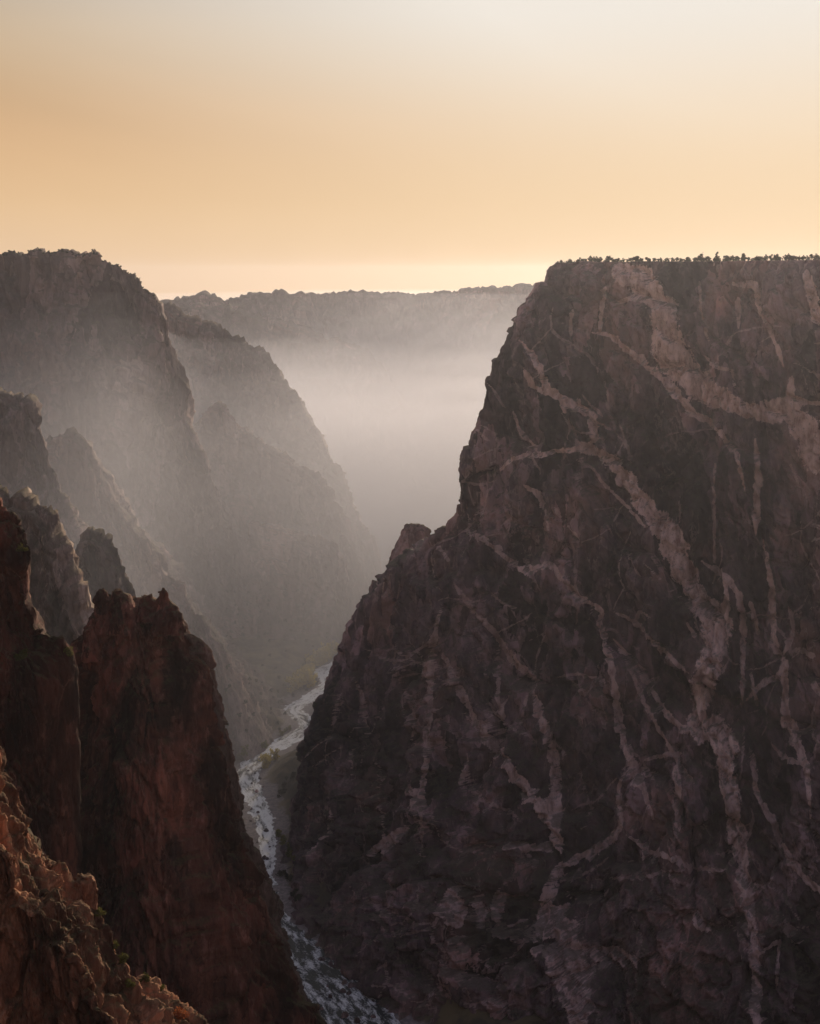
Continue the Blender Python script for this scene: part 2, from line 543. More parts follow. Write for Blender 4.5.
VEINS2 = [
    [(345, -20, 46), (385, 50, 54), (410, 100, 50), (440, 150, 56), (460, 190, 58), (452, 240, 44), (432, 300, 52), (420, 355, 48), (428, 395, 52), (458, 402, 48),
     (475, 440, 46), (476, 490, 40), (490, 560, 38), (505, 640, 36), (520, 720, 32), (530, 800, 25), (540, 900, 20), (540, 980, 18), (548, 1060, 16)],
    [(468, 175, 28), (480, 115, 16), (470, 70, 10)],
    [(-10, 22, 11), (60, 65, 15), (100, 52, 15), (130, 80, 13), (170, 120, 13), (215, 155, 15), (217, 210, 17), (235, 270, 13), (245, 330, 13), (260, 430, 15),
     (280, 475, 22), (305, 530, 14), (325, 590, 10)],
    [(240, 208, 9), (290, 265, 9), (330, 335, 11), (370, 385, 13), (405, 412, 16)],
    [(265, 250, 6), (290, 310, 9), (320, 370, 10), (360, 440, 10), (412, 515, 8)],
    [(240, 150, 7), (290, 180, 11), (340, 230, 11), (400, 282, 9)], [(288, 172, 6), (295, 152, 6), (318, 162, 5)],
    [(70, 320, 13), (90, 390, 15), (115, 460, 17), (118, 530, 22), (115, 590, 26), (130, 660, 20)],
    [(2, 445, 14), (40, 510, 22), (80, 560, 26), (105, 600, 28), (125, 625, 22)],
    [(130, 692, 18), (170, 670, 14), (230, 640, 14), (255, 590, 11), (250, 540, 9), (265, 495, 7), (300, 490, 5)],
    [(268, 625, 9), (320, 660, 11), (380, 680, 9), (425, 697, 7), (480, 695, 5)],
    [(130, 692, 18), (108, 740, 20), (95, 780, 32), (130, 840, 40), (150, 900, 44), (165, 980, 38), (160, 1060, 30)],
    [(555, 0, 10), (575, 110, 13), (578, 180, 11), (582, 230, 16), (600, 260, 11), (605, 340, 18), (612, 390, 30), (632, 440, 18), (650, 500, 11), (656, 590, 8)],
    [(425, 45, 11), (490, 90, 13), (510, 140, 13), (515, 220, 11), (512, 350, 9)],
    [(530, 445, 10), (545, 540, 9), (580, 600, 11), (610, 670, 17), (640, 710, 15), (700, 760, 18)],
    [(520, 340, 8), (560, 300, 11), (590, 285, 9), (600, 250, 8)], [(625, 232, 14), (665, 246, 11)], [(610, 140, 8), (622, 190, 9), (600, 240, 8)],
    [(530, 280, 8), (545, 350, 8)], [(530, 130, 8), (547, 200, 8)], [(575, 430, 8), (600, 460, 10), (640, 475, 10)],
    [(300, 470, 5), (350, 455, 7), (385, 450, 6)], [(180, 860, 14), (230, 870, 16), (295, 887, 12)],
    [(0, 210, 9), (40, 260, 9), (75, 302, 11), (70, 322, 12)], [(665, 300, 16), (677, 330, 18)], [(120, 290, 6), (160, 285, 6), (225, 300, 6)],
    [(370, 480, 22), (375, 560, 18), (372, 640, 8)], [(10, 640, 8), (60, 650, 10), (120, 655, 10)], [(410, 800, 20), (450, 815, 14)],
    [(395, 175, 6), (412, 205, 7)], [(0, 350, 7), (8, 410, 7)], [(545, 880, 5), (590, 850, 8), (585, 950, 7)],
]
VEINS3 = [
    [(400, 60, 9), (440, 80, 10), (470, 100, 12)],
    [(380, 165, 9), (420, 220, 9), (460, 260, 11), (490, 310, 11), (530, 350, 11)],
    [(350, 290, 11), (370, 330, 11), (400, 390, 13), (430, 440, 15), (447, 472, 12), (480, 500, 18)],
    [(355, 200, 9), (335, 300, 12), (330, 400, 14), (325, 500, 12), (315, 600, 10), (318, 700, 7)],
    [(185, 345, 7), (205, 410, 9), (210, 462, 7)], [(345, 90, 9), (370, 120, 7)],
    [(350, 800, 12), (375, 780, 26), (392, 830, 30)], [(425, 775, 12), (438, 820, 14)], [(465, 760, 14), (468, 810, 18)],
    [(105, 670, 5), (108, 760, 5)], [(135, 600, 5), (140, 655, 5)], [(178, 485, 5), (180, 545, 5)], [(290, 560, 22), (300, 600, 16)], [(215, 690, 20), (260, 660, 22), (290, 640, 14)],
    [(465, 290, 7), (465, 380, 7), (477, 430, 7)], [(270, 350, 5), (300, 420, 6), (295, 480, 5)], [(245, 130, 5), (240, 180, 5)],
    [(520, 380, 5), (510, 440, 5)], [(400, 520, 10), (390, 560, 8)],
]


def veinlets(n):
    r = random.Random(21)
    out = []
    for _ in range(n):
        x, y = r.uniform(330, 835), r.uniform(275, 1040)
        a = math.radians(r.choice([r.gauss(62, 14), r.gauss(88, 10), r.gauss(118, 14), r.gauss(30, 14)]))
        w = r.uniform(0.9, 2.2)
        line = [(x, y, w)]
        for k in range(r.randint(5, 18)):
            a += r.gauss(0, 0.20)
            x += math.cos(a) * 5
            y += math.sin(a) * 5
            line.append((x, y, w * r.uniform(0.6, 1.5)))
            if r.random() < 0.05 and w > 1:
                out.append([(x, y, w * 0.7)] + [(x + math.cos(a + 0.9) * 5 * q, y + math.sin(a + 0.9) * 5 * q, w * 0.6) for q in range(1, r.randint(3, 7))])
        out.append(line)
    return out


def dikes(bvh, V):
    px = CX + F * V[:, 0] / np.maximum(V[:, 1], 1)
    val = np.full(len(V), -1.0)
    stg = np.zeros(len(V))
    # every dike is a sheet of rock: it cuts in behind its trace along the sight plane of the survey
    rnd = random.Random(5)
    for veins, ox, oy, sc, k in ((VEINS1, 500, 220, 2.5625, 1.0), (VEINS2, 500, 540, 2.1156, 0.95), (VEINS3, 260, 500, 1.953, 0.75), (veinlets(150), 0, 0, 1.0, 0.62)):
        for line in veins:
            pts = []
            w3 = []
            dense = resample(np.array(line, float), step=7 if sc > 1 else 3.5, smooth=True)
            for a, b, w in dense:
                X, Y = ox + a / sc, oy + b / sc
                d = Vector(((X - CX) / F, 1.0, (HY - Y) / F)).normalized()
                hit = bvh.ray_cast(Vector((0, 0, 0)), d, 6000)
                if hit[0] is None:
                    continue
                pts.append(hit[0])
                w3.append(w / sc / F * hit[0].y * 0.5)
            if len(pts) < 2:
                continue
            pts = np.array(pts)
            w3 = np.array(w3) * 0.95 + 0.35
            wmax = max(w3)
            tt = np.linspace(0, 1, len(w3))
            if wmax < 9:
                w3 = w3 * np.clip(0.35 + np.minimum(tt, 1 - tt) * 6, 0, 1)
            w3 = w3 * np.array([0.97 + 0.55 * pnoise(p[None] / 9.0 + 70)[0] for p in pts]).clip(0.35, 1.7)
            strength = k * min(1.0, 0.58 + 0.07 * wmax)
            # jog the trace
            jog = np.array([[pnoise(p[None] / 14.0)[0], 0, pnoise(p[None] / 14.0 + 40)[0]] for p in pts]) * min(2.2, 0.9 + wmax * 0.15)
            pts = pts + jog
            across = np.array([0.80, -0.6])     # measured along the strike of the face and in height
            def uv(p):
                return np.stack([p[:, 0] * across[0] + p[:, 1] * across[1] * 0.55, p[:, 2]], 1)
            U = uv(pts)
            A = uv(V)
            lo = U.min(0) - wmax * 2 - 4
            hi = U.max(0) + wmax * 2 + 4
            yl, yh = pts[:, 1].min() - 90, pts[:, 1].max() + 90
            sel = np.where((A[:, 0] > lo[0]) & (A[:, 0] < hi[0]) & (A[:, 1] > lo[1]) & (A[:, 1] < hi[1]) & (V[:, 1] > yl) & (V[:, 1] < yh))[0]
            if not len(sel):
                continue
            B = A[sel]
            best = np.full(len(sel), -1.0)
            for i in range(len(U) - 1):
                e = U[i + 1] - U[i]
                L2 = e @ e + 1e-6
                if L2 > 60 ** 2:
                    continue
                s = np.clip(((B - U[i]) @ e) / L2, 0, 1)
                dd = np.linalg.norm(B - U[i] - s[:, None] * e, axis=1)
                w = w3[i] * (1 - s) + w3[i + 1] * s
                best = np.maximum(best, 1 - dd / w)
            up = best > val[sel]
            val[sel] = np.where(up, best, val[sel])
            stg[sel] = np.where(up, strength, stg[sel])
    return np.clip(val, -1, 1), stg


CLIFF, RIM, RIM_ALL = painted_cliff()


# ------------------------------------------------------------------ ring-built rocks (towers, spires, boulders)
def ring_rock(name, rows, Yc, depth, mat, parent=None, n=160, step=2.2, noise=(3.0, 9.0), exp=3.0, rot=0.5, base=None, lean=0.1, flat_top=True, seed=0, blocks=1.0, yshift=0.0, grey_at=None):
    """rows: (image row, left column, right column) of the outline at distance Yc; depth: front-to-back half size over half width."""
    rows = np.array(rows, float)
    z = (HY - rows[:, 0]) / F * Yc
    xl = (rows[:, 1] - CX) / F * Yc
    xr = (rows[:, 2] - CX) / F * Yc
    order = np.argsort(z)
    nz = max(6, int((z.max() - z.min()) / step))
    zv = max(z.min(), (HY - 1075) / F * Yc)
    zz = np.concatenate([np.arange(z.max(), zv, -step), np.linspace(zv, z.min(), 2 if zv == z.min() else 70)])
    nz = len(zz)
    L = np.interp(zz, z[order], xl[order])
    Rr = np.interp(zz, z[order], xr[order])
    th = np.linspace(0, 2 * np.pi, n, endpoint=False)
    c, s = np.cos(th), np.sin(th)
    a = np.sign(c) * np.abs(c) ** (2 / exp)
    b = np.sign(s) * np.abs(s) ** (2 / exp)
    ar = a * math.cos(rot) - b * math.sin(rot)
    br = a * math.sin(rot) + b * math.cos(rot)
    ar = 2 * (ar - ar.min()) / (ar.max() - ar.min()) - 1
    br = br / np.abs(br).max()
    hw = (Rr - L) / 2
    G = np.zeros((nz, n, 3))
    G[..., 0] = ((L + Rr) / 2)[:, None] + hw[:, None] * ar[None]
    dp = np.minimum(hw, hw.max()) * depth
    G[..., 1] = Yc + yshift * (z.max() - zz)[:, None] + dp[:, None] * br[None]
    G[..., 2] = zz[:, None]
    G[..., 0] *= (G[..., 1] / Yc) ** 0.0
    # cap rows
    cen = G[0].mean(0)
    caps = []
    for k in (0.0, 0.25, 0.5, 0.7, 0.86, 0.95):
        r = cen + (G[0] - cen) * k
        r[:, 2] = G[0, :, 2] + (1 - k) * 0.15 * hw[0]
        caps.append(r)
    G = np.concatenate([np.array(caps), G], 0)
    cz = np.array([cen[0], cen[1], 0])
    nrm = G - np.array([G[..., 0].mean(1), G[..., 1].mean(1), G[..., 2].mean(1)]).T[:, None, :]
    nrm = nrm / (np.linalg.norm(nrm, axis=-1)[..., None] + 1e-6)
    nrm[:6, :, 2] += 0.8
    amp, s_ = noise
    d = amp * rock(G + seed * 57.0, s_, blocks=blocks, lean=lean) + amp * 0.28 * rock(G + seed * 31.0 + 200, s_ * 0.28, blocks=0.9, lean=lean) + amp * 0.10 * rock(G + seed * 11.0 + 90, s_ * 0.09, blocks=0.9, lean=lean)
    d[:5] *= np.array([0, .5, .8, 1, 1])[:, None]
    P = G + nrm * d[..., None]
    org = base if base is not None else (0, 0, 0)
    Q = grid_quads(P.shape[0], n, wrap=True)
    V = P.reshape(-1, 3)
    if parent is None and base is not None:
        V = V - np.array(base)
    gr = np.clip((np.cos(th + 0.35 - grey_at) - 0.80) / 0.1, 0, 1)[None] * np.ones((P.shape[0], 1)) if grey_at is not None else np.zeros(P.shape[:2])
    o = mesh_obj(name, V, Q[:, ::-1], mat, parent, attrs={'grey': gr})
    if parent is None and base is not None:
        o.location = base
    return o


# small pinnacle on the shoulder of the painted cliff
ring_rock('rock_spire', [(525, 407, 424), (529, 403, 429), (538, 399, 431), (548, 395, 434), (566, 388, 448), (590, 380, 464), (640, 366, 490)], 1640, 1.0, M_WALL, parent=CLIFF,
          n=110, step=1.4, noise=(4, 13), rot=0.3, exp=5.0)

# the rock tower in front of the river
TY = 500
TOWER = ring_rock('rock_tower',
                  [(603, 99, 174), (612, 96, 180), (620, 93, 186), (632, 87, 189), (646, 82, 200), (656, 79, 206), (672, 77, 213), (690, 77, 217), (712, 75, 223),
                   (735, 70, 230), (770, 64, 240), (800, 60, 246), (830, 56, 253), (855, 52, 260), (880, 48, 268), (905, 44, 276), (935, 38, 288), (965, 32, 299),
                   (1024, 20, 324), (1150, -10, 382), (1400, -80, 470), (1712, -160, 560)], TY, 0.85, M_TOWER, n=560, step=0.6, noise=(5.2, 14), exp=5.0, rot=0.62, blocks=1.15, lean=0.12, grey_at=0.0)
tag(TOWER, 'tall reddish rock tower with jagged crown standing in shade left of the river', 'rock tower')


def spire(rows, seed, dy=0, depth=1.0, rot=0.4):
    return ring_rock('crown_spire', rows, TY + dy, depth, M_TOWER, parent=TOWER, n=48, step=0.45, noise=(1.5, 4.0), rot=rot, seed=seed)


spire([(589, 99, 104), (592, 97, 106), (600, 96, 107), (608, 97, 108), (622, 94, 112), (640, 90, 116)], 1, -14)
spire([(592, 114, 121), (596, 112, 127), (602, 110, 131), (612, 107, 136), (630, 105, 140)], 2, -12, 1.2)
spire([(588, 161, 164), (592, 159, 166), (600, 157, 168), (606, 158, 174), (616, 154, 178), (632, 150, 182)], 3, -14)
spire([(597, 144, 150), (600, 142, 156), (605, 138, 160), (618, 134, 164)], 4, -10, 1.2)
spire([(611, 171, 180), (614, 169, 182), (618, 172, 181), (634, 166, 186)], 5, -18)
spire([(626, 88, 92), (629, 86, 94), (640, 83, 97), (660, 80, 102)], 6, -20)


# ------------------------------------------------------------------ near cliffs on the viewer's side
def side_cliff(name, prof, Y0, away, mat, noise, label, extra=0.0, nv=360, nu=420, flow=0.25, seed=0, strip=(9, 9), fade=(0, 0), behind=(6, 9)):
    """A cliff whose nose follows the outline (row, column) at distance Y0; its face runs off to the side and towards the viewer."""
    prof = np.array(prof, float)
    z = (HY - prof[:, 0]) / F * Y0
    x = (prof[:, 1] - CX) / F * Y0
    zv = (HY - 1075) / F * Y0
    zz = np.concatenate([np.linspace(z[0], zv, nv - 60, endpoint=False), np.linspace(zv, z[-1], 60)])
    xx = np.interp(zz[::-1], z[::-1], x[::-1])[::-1]
    t = np.concatenate([np.linspace(0, 0.2, 24, endpoint=False), np.linspace(0.2, 0.62, nu - 74, endpoint=False), np.linspace(0.62, 1, 50)])
    G = np.zeros((nv, nu, 3))
    for r in range(nv):
        nose = np.array([xx[r], Y0])
        dep = (z[0] - zz[r])
        k = [nose + np.array([-away[0], away[2]]), nose + np.array([-0.35 * away[0], 0.45 * away[2]]), nose + np.array([-behind[0], behind[1]]), nose,
             nose + np.array([-strip[0] - 0.03 * dep, -strip[1] - flow * 0.2 * dep]), nose + np.array([-0.4 * away[0], -0.5 * away[1] - flow * dep]), nose + np.array([-away[0], -away[1] - flow * dep])]
        G[r, :, :2] = interp(t, [0, 0.1, 0.2, 0.27, 0.36, 0.75, 1], np.array(k))
        G[r, :, 2] = zz[r]
    n = grid_normals(G)
    n *= np.sign(n[:, int(np.searchsorted(t, 0.27)), 0:1].mean())
    amp, s_ = noise
    d = amp * rock(G + seed * 91, s_, lean=0.2) + amp * 0.3 * rock(G + seed * 13 + 80, s_ * 0.3, lean=0.2) + amp * 0.055 * rock(G + seed * 7 + 30, s_ * 0.09, lean=0.2)
    d = d - amp * 0.35
    low_ = np.clip((z[0] - zz - fade[0]) / 12, 0, 1)[:, None] * np.exp(-((t - 0.28) / 0.10) ** 2)[None]
    d = d * (1 - fade[1] * low_)
    P = G + n * d[..., None]
    V = P.reshape(-1, 3)
    Q = grid_quads(nv, nu)
    # rough top leaning back into the slope
    rows = 14
    k = np.linspace(0, 1, rows)[:, None, None]
    cap = P[0][None] * (1 - k) + (P[0][None] * np.array([0, 0, 1.0]) + np.array([G[0, :, 0].min() - 20, Y0 - away[1] * 0.2, 6.0])) * k
    Q2 = grid_quads(rows, nu, off=len(V))[:, ::-1]
    o = mesh_obj(name, np.concatenate([V, cap.reshape(-1, 3)]), np.concatenate([Q, Q2]), mat)
    tag(o, label, 'cliff', kind='structure')
    return o


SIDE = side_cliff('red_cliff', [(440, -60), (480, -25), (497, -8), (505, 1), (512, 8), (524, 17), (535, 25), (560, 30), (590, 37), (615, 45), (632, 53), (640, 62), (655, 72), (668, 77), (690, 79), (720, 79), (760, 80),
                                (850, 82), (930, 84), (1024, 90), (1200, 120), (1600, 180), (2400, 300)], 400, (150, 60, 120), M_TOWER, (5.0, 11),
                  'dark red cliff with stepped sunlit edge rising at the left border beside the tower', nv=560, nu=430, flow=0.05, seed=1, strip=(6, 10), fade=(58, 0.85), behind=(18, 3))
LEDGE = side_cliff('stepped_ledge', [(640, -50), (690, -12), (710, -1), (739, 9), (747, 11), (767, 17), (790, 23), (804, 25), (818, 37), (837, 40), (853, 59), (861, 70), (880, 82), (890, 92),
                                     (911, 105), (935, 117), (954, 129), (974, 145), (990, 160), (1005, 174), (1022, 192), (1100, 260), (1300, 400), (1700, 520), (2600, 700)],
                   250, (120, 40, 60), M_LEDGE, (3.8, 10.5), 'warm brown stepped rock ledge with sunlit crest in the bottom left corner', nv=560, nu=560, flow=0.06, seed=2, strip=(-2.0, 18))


# ------------------------------------------------------------------ spurs and far walls
def spur(name, crest, label, near=(0.30, 0.30), far=(0.5, 0.5), amp=24, size=70, step=4.0, nv=150, seed=0, plateau=0, cat='canyon wall', gull=1.0, mat=None, floor=FLOOR):
    c = np.array([at(*p) for p in crest])
    c = resample(c, step=step, smooth=False)
    tan = np.gradient(c[:, :2], axis=0)
    ker = 41
    pad = np.pad(tan, ((ker // 2, ker // 2), (0, 0)), mode='edge')
    tan = np.stack([np.convolve(pad[:, k], np.ones(ker) / ker, 'valid') for k in (0, 1)], 1)
    tan /= np.linalg.norm(tan, axis=1)[:, None] + 1e-9
    per = np.stack([tan[:, 1], -tan[:, 0]], 1)
    per *= -np.sign(per[:, 1].mean())
    H = np.maximum(c[:, 2] - (floor - 12), 4)
    t = np.linspace(0, 1, nv)
    d = H[:, None] * t[None]
    w = d * (near[0] + near[1] * d / 690)
    N = np.zeros((len(c), nv, 3))
    N[..., 0] = c[:, 0, None] + per[:, 0, None] * w
    N[..., 1] = c[:, 1, None] + per[:, 1, None] * w
    N[..., 2] = c[:, 2, None] - d
    nf = 70
    tf = np.linspace(1, 0, nf, endpoint=False)
    df = H[:, None] * tf[None]
    if plateau:
        wf = plateau * tf[None] * np.ones_like(df)
        df = df * 0.0 + 3 * tf[None]
    else:
        wf = df * (far[0] + far[1] * df / 690)
    Fm = np.zeros((len(c), nf, 3))
    Fm[..., 0] = c[:, 0, None] - per[:, 0, None] * wf
    Fm[..., 1] = c[:, 1, None] - per[:, 1, None] * wf
    Fm[..., 2] = c[:, 2, None] - df
    G = np.concatenate([Fm, N], 1)
    n = grid_normals(G)
    n *= np.sign(-n[:, nf + nv // 2, 1].mean())
    k = np.concatenate([np.ones(nf) * (0.8 if not plateau else 0.05), np.ones(nv)])
    k[nf - 3:nf + 4] = np.minimum(k[nf - 3:nf + 4], 0.45)
    q = G + seed * 333.0
    dsp = amp * rock(q, size, blocks=0.8, tall=0.4) + gull * amp * 1.3 * ridged(q / np.array([size * 1.5, size * 1.5, size * 4.5]) + 0.3, 4) \
        + amp * 0.32 * rock(q + 40, size * 0.28, blocks=0.9, tall=0.5)
    dsp = dsp * np.clip(H / 200, 0.1, 1)[:, None]
    P = G + n * (dsp * k[None])[..., None]
    P[:, nf - 1:nf + 3, 2] += (amp * 0.3 * rock(q[:, nf - 1:nf + 3] * np.array([1, 1, 0]), size * 0.3))
    o = mesh_obj(name, P.reshape(-1, 3), grid_quads(*P.shape[:2]), mat or M_FAR)
    tag(o, label, cat, kind='structure')
    return o, P[:, nf + 1]


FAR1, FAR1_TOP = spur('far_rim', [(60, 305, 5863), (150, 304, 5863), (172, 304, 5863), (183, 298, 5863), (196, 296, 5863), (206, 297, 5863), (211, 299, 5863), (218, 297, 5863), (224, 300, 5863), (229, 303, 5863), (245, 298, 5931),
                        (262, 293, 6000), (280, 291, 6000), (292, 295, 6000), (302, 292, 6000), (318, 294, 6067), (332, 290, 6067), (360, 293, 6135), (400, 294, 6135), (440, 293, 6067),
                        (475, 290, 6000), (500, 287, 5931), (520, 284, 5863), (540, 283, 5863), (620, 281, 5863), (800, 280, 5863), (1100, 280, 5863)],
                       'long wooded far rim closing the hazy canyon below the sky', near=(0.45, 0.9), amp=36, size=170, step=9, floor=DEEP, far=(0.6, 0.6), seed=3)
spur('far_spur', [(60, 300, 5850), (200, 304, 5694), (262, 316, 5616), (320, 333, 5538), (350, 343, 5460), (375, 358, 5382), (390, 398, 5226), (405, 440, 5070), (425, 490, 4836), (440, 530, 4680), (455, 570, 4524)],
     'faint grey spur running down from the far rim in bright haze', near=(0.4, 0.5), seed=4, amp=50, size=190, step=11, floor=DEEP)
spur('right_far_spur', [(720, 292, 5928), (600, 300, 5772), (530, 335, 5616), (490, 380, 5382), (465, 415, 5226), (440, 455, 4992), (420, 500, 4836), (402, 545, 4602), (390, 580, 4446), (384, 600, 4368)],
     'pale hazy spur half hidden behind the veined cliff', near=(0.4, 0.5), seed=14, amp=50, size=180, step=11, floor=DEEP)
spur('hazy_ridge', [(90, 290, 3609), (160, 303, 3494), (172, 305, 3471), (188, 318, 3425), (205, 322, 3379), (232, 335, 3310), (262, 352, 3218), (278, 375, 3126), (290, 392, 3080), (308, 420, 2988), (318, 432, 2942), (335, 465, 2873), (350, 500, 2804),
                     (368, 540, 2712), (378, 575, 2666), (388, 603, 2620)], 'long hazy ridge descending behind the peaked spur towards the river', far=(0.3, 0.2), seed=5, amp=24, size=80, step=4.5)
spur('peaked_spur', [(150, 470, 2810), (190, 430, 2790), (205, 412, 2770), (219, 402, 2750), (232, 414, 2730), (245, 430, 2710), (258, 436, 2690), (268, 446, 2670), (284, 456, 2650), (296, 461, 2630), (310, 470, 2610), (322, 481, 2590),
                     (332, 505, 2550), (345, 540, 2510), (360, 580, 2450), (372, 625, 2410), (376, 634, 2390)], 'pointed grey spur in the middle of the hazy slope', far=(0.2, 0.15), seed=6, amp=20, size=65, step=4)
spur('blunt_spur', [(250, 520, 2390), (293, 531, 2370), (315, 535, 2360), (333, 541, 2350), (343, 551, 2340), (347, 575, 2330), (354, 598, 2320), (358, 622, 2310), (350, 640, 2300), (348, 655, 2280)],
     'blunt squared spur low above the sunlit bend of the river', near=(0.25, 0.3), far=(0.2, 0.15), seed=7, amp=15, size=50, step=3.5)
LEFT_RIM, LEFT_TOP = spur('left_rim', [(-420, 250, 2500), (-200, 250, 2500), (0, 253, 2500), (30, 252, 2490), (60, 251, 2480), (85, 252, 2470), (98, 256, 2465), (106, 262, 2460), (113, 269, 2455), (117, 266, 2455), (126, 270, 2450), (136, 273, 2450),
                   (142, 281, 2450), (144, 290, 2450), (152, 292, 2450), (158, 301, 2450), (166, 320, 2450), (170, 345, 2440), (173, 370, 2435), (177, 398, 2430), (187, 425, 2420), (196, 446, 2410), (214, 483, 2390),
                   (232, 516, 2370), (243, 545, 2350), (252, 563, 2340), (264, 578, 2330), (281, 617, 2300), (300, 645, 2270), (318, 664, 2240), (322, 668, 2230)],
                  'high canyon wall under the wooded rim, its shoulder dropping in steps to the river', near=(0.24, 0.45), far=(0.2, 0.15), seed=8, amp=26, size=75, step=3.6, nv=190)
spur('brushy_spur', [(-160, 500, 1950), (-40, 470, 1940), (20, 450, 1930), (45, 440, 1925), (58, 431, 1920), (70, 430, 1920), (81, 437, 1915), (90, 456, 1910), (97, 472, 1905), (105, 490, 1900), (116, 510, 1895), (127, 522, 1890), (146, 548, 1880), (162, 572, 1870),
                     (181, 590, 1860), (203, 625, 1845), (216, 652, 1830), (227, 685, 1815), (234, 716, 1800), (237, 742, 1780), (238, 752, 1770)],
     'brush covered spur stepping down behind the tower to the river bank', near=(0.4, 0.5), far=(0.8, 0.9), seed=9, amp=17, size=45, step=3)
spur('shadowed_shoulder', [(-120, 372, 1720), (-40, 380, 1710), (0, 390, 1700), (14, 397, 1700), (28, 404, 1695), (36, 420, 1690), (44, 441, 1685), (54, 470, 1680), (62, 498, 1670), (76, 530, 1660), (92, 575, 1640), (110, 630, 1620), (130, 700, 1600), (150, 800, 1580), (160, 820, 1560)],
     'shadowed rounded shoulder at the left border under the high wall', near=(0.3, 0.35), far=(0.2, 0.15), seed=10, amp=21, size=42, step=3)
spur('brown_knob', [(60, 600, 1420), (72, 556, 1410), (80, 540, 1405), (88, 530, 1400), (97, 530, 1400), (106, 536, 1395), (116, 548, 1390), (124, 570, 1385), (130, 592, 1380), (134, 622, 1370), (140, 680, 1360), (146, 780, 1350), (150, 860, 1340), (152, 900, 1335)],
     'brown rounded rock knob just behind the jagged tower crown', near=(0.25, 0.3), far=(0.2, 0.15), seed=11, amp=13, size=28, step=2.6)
M_PALE = rock_mat('pale_rock', (0.10, 0.075, 0.065), (0.20, 0.15, 0.13), (0.22, 0.15, 0.115), (0.46, 0.37, 0.32), 24, green=(0.055, 0.05, 0.028), green_amt=0.5, bump=0.7, pale_amt=0.7)
spur('pale_buttress', [(-90, 480, 1120), (-20, 488, 1115), (0, 492, 1110), (24, 497, 1105), (38, 500, 1100), (46, 508, 1098), (54, 522, 1095), (60, 540, 1090), (68, 562, 1085), (75, 585, 1080), (80, 615, 1075), (84, 660, 1070), (88, 740, 1065), (94, 860, 1055), (100, 1000, 1045), (104, 1100, 1040)],
     'pale streaked buttress catching low sun between red cliff and tower', near=(0.24, 0.3), far=(0.2, 0.15), seed=12, amp=15, size=26, step=2.4, mat=M_PALE)

# ------------------------------------------------------------------ canyon floor, river
RIV = [(412, 1090, 33), (382, 1050, 33), (352, 1010, 32), (328, 980, 28), (304, 955, 22), (280, 925, 14), (264, 895, 12), (266, 868, 10), (268, 850, 10), (266, 832, 11), (262, 815, 12), (256, 800, 13), (250, 787, 14), (247, 774, 15), (253, 763, 16), (264, 752, 17),
       (281, 744, 18), (296, 736, 17), (309, 727, 15), (300, 716, 14), (292, 710, 14), (310, 698, 15), (328, 687, 17), (330, 678, 16), (322, 672, 16), (338, 664, 16), (352, 657, 18), (380, 646, 20), (430, 632, 20), (520, 615, 20)]
riv = np.array([[*(np.array([(a - CX), F]) * (FLOOR / (HY - b))), w] for a, b, w in RIV])
riv = resample(riv, step=6, smooth=True)
for _ in range(4):
    riv[1:-1] = 0.25 * riv[:-2] + 0.5 * riv[1:-1] + 0.25 * riv[2:]


def floor_height(X, Y):
    d = np.full(X.shape, 1e9)
    rise = np.full(X.shape, 30.0)
    for x, y, w in riv[::2]:
        dd = np.hypot(X - x, Y - y)
        up = dd - w < d
        d = np.where(up, dd - w, d)
        rise = np.where(up, np.where(X < x, 36.0, 30.0), rise)
    p = np.stack([X, Y, X * 0], -1)
    d = d + 7 * fbm(p / 22.0, 4)
    h = np.where(d < 0, np.maximum(d * 0.25, -3), np.minimum(d * 0.11, 2.2) + np.clip(d - 22, 0, rise) * 0.5)
    return FLOOR + h + 0.8 * fbm(p / 9.0, 3) * (d > -4) + np.clip((d - 18) / 20, 0, 1) * (6 * ridged(p / 46.0, 4) + 3)


gx = np.arange(-560, 420, 3.2)
gy = np.arange(960, 2700, 4.0)
GX, GY = np.meshgrid(gx, gy)
GZ = floor_height(GX, GY)
M_FLOORM, t, b = new_mat('canyon_floor')
geo = t.n('ShaderNodeNewGeometry')
na = t.noise(geo.outputs['Position'], 0.03, 5, 0.6)
nb = t.noise(geo.outputs['Position'], 0.25, 5, 0.7)
sz = t.n('ShaderNodeSeparateXYZ')
t.l(geo.outputs['Position'], sz.inputs[0])
grav = rgba_mix(t, t.ramp(nb, 0.35, 0.65), (0.13, 0.11, 0.105), (0.27, 0.235, 0.22))
veg = rgba_mix(t, t.ramp(na, 0.42, 0.6), (0.05, 0.042, 0.022), (0.13, 0.10, 0.045))
hh = t.math('MULTIPLY_ADD', t.math('ADD', na, -0.5), 9.0, sz.outputs['Z'])
c = rgba_mix(t, t.ramp(hh, FLOOR + 1.6, FLOOR + 3.2), grav, veg)
t.l(c, b.inputs['Base Color'])
b.inputs['Roughness'].default_value = 0.95
o = mesh_obj('riverbank', np.stack([GX, GY, GZ], -1).reshape(-1, 3), grid_quads(len(gy), len(gx)), M_FLOORM)
tag(o, 'gravel bars and brushy banks on the canyon floor along the river', 'river bank', kind='structure')

M_GND = simple_mat('ground', (0.06, 0.05, 0.04), (0.12, 0.10, 0.08), 0.01)
gx2, gy2 = np.linspace(-8500, 8500, 120), np.linspace(-2500, 8600, 140)
XX, YY = np.meshgrid(gx2, gy2)
drop = np.clip((YY - 3000) / 1500, 0, 1)  # made-up drop of the floor, for brighter haze in the distance
ZZ = -703 + (DEEP + 690) * drop * drop * (3 - 2 * drop)
o = mesh_obj('ground', np.stack([XX, YY, ZZ], -1).reshape(-1, 3), grid_quads(140, 120), M_GND)
tag(o, 'dark canyon bottom land under the cliffs', 'ground', kind='structure')

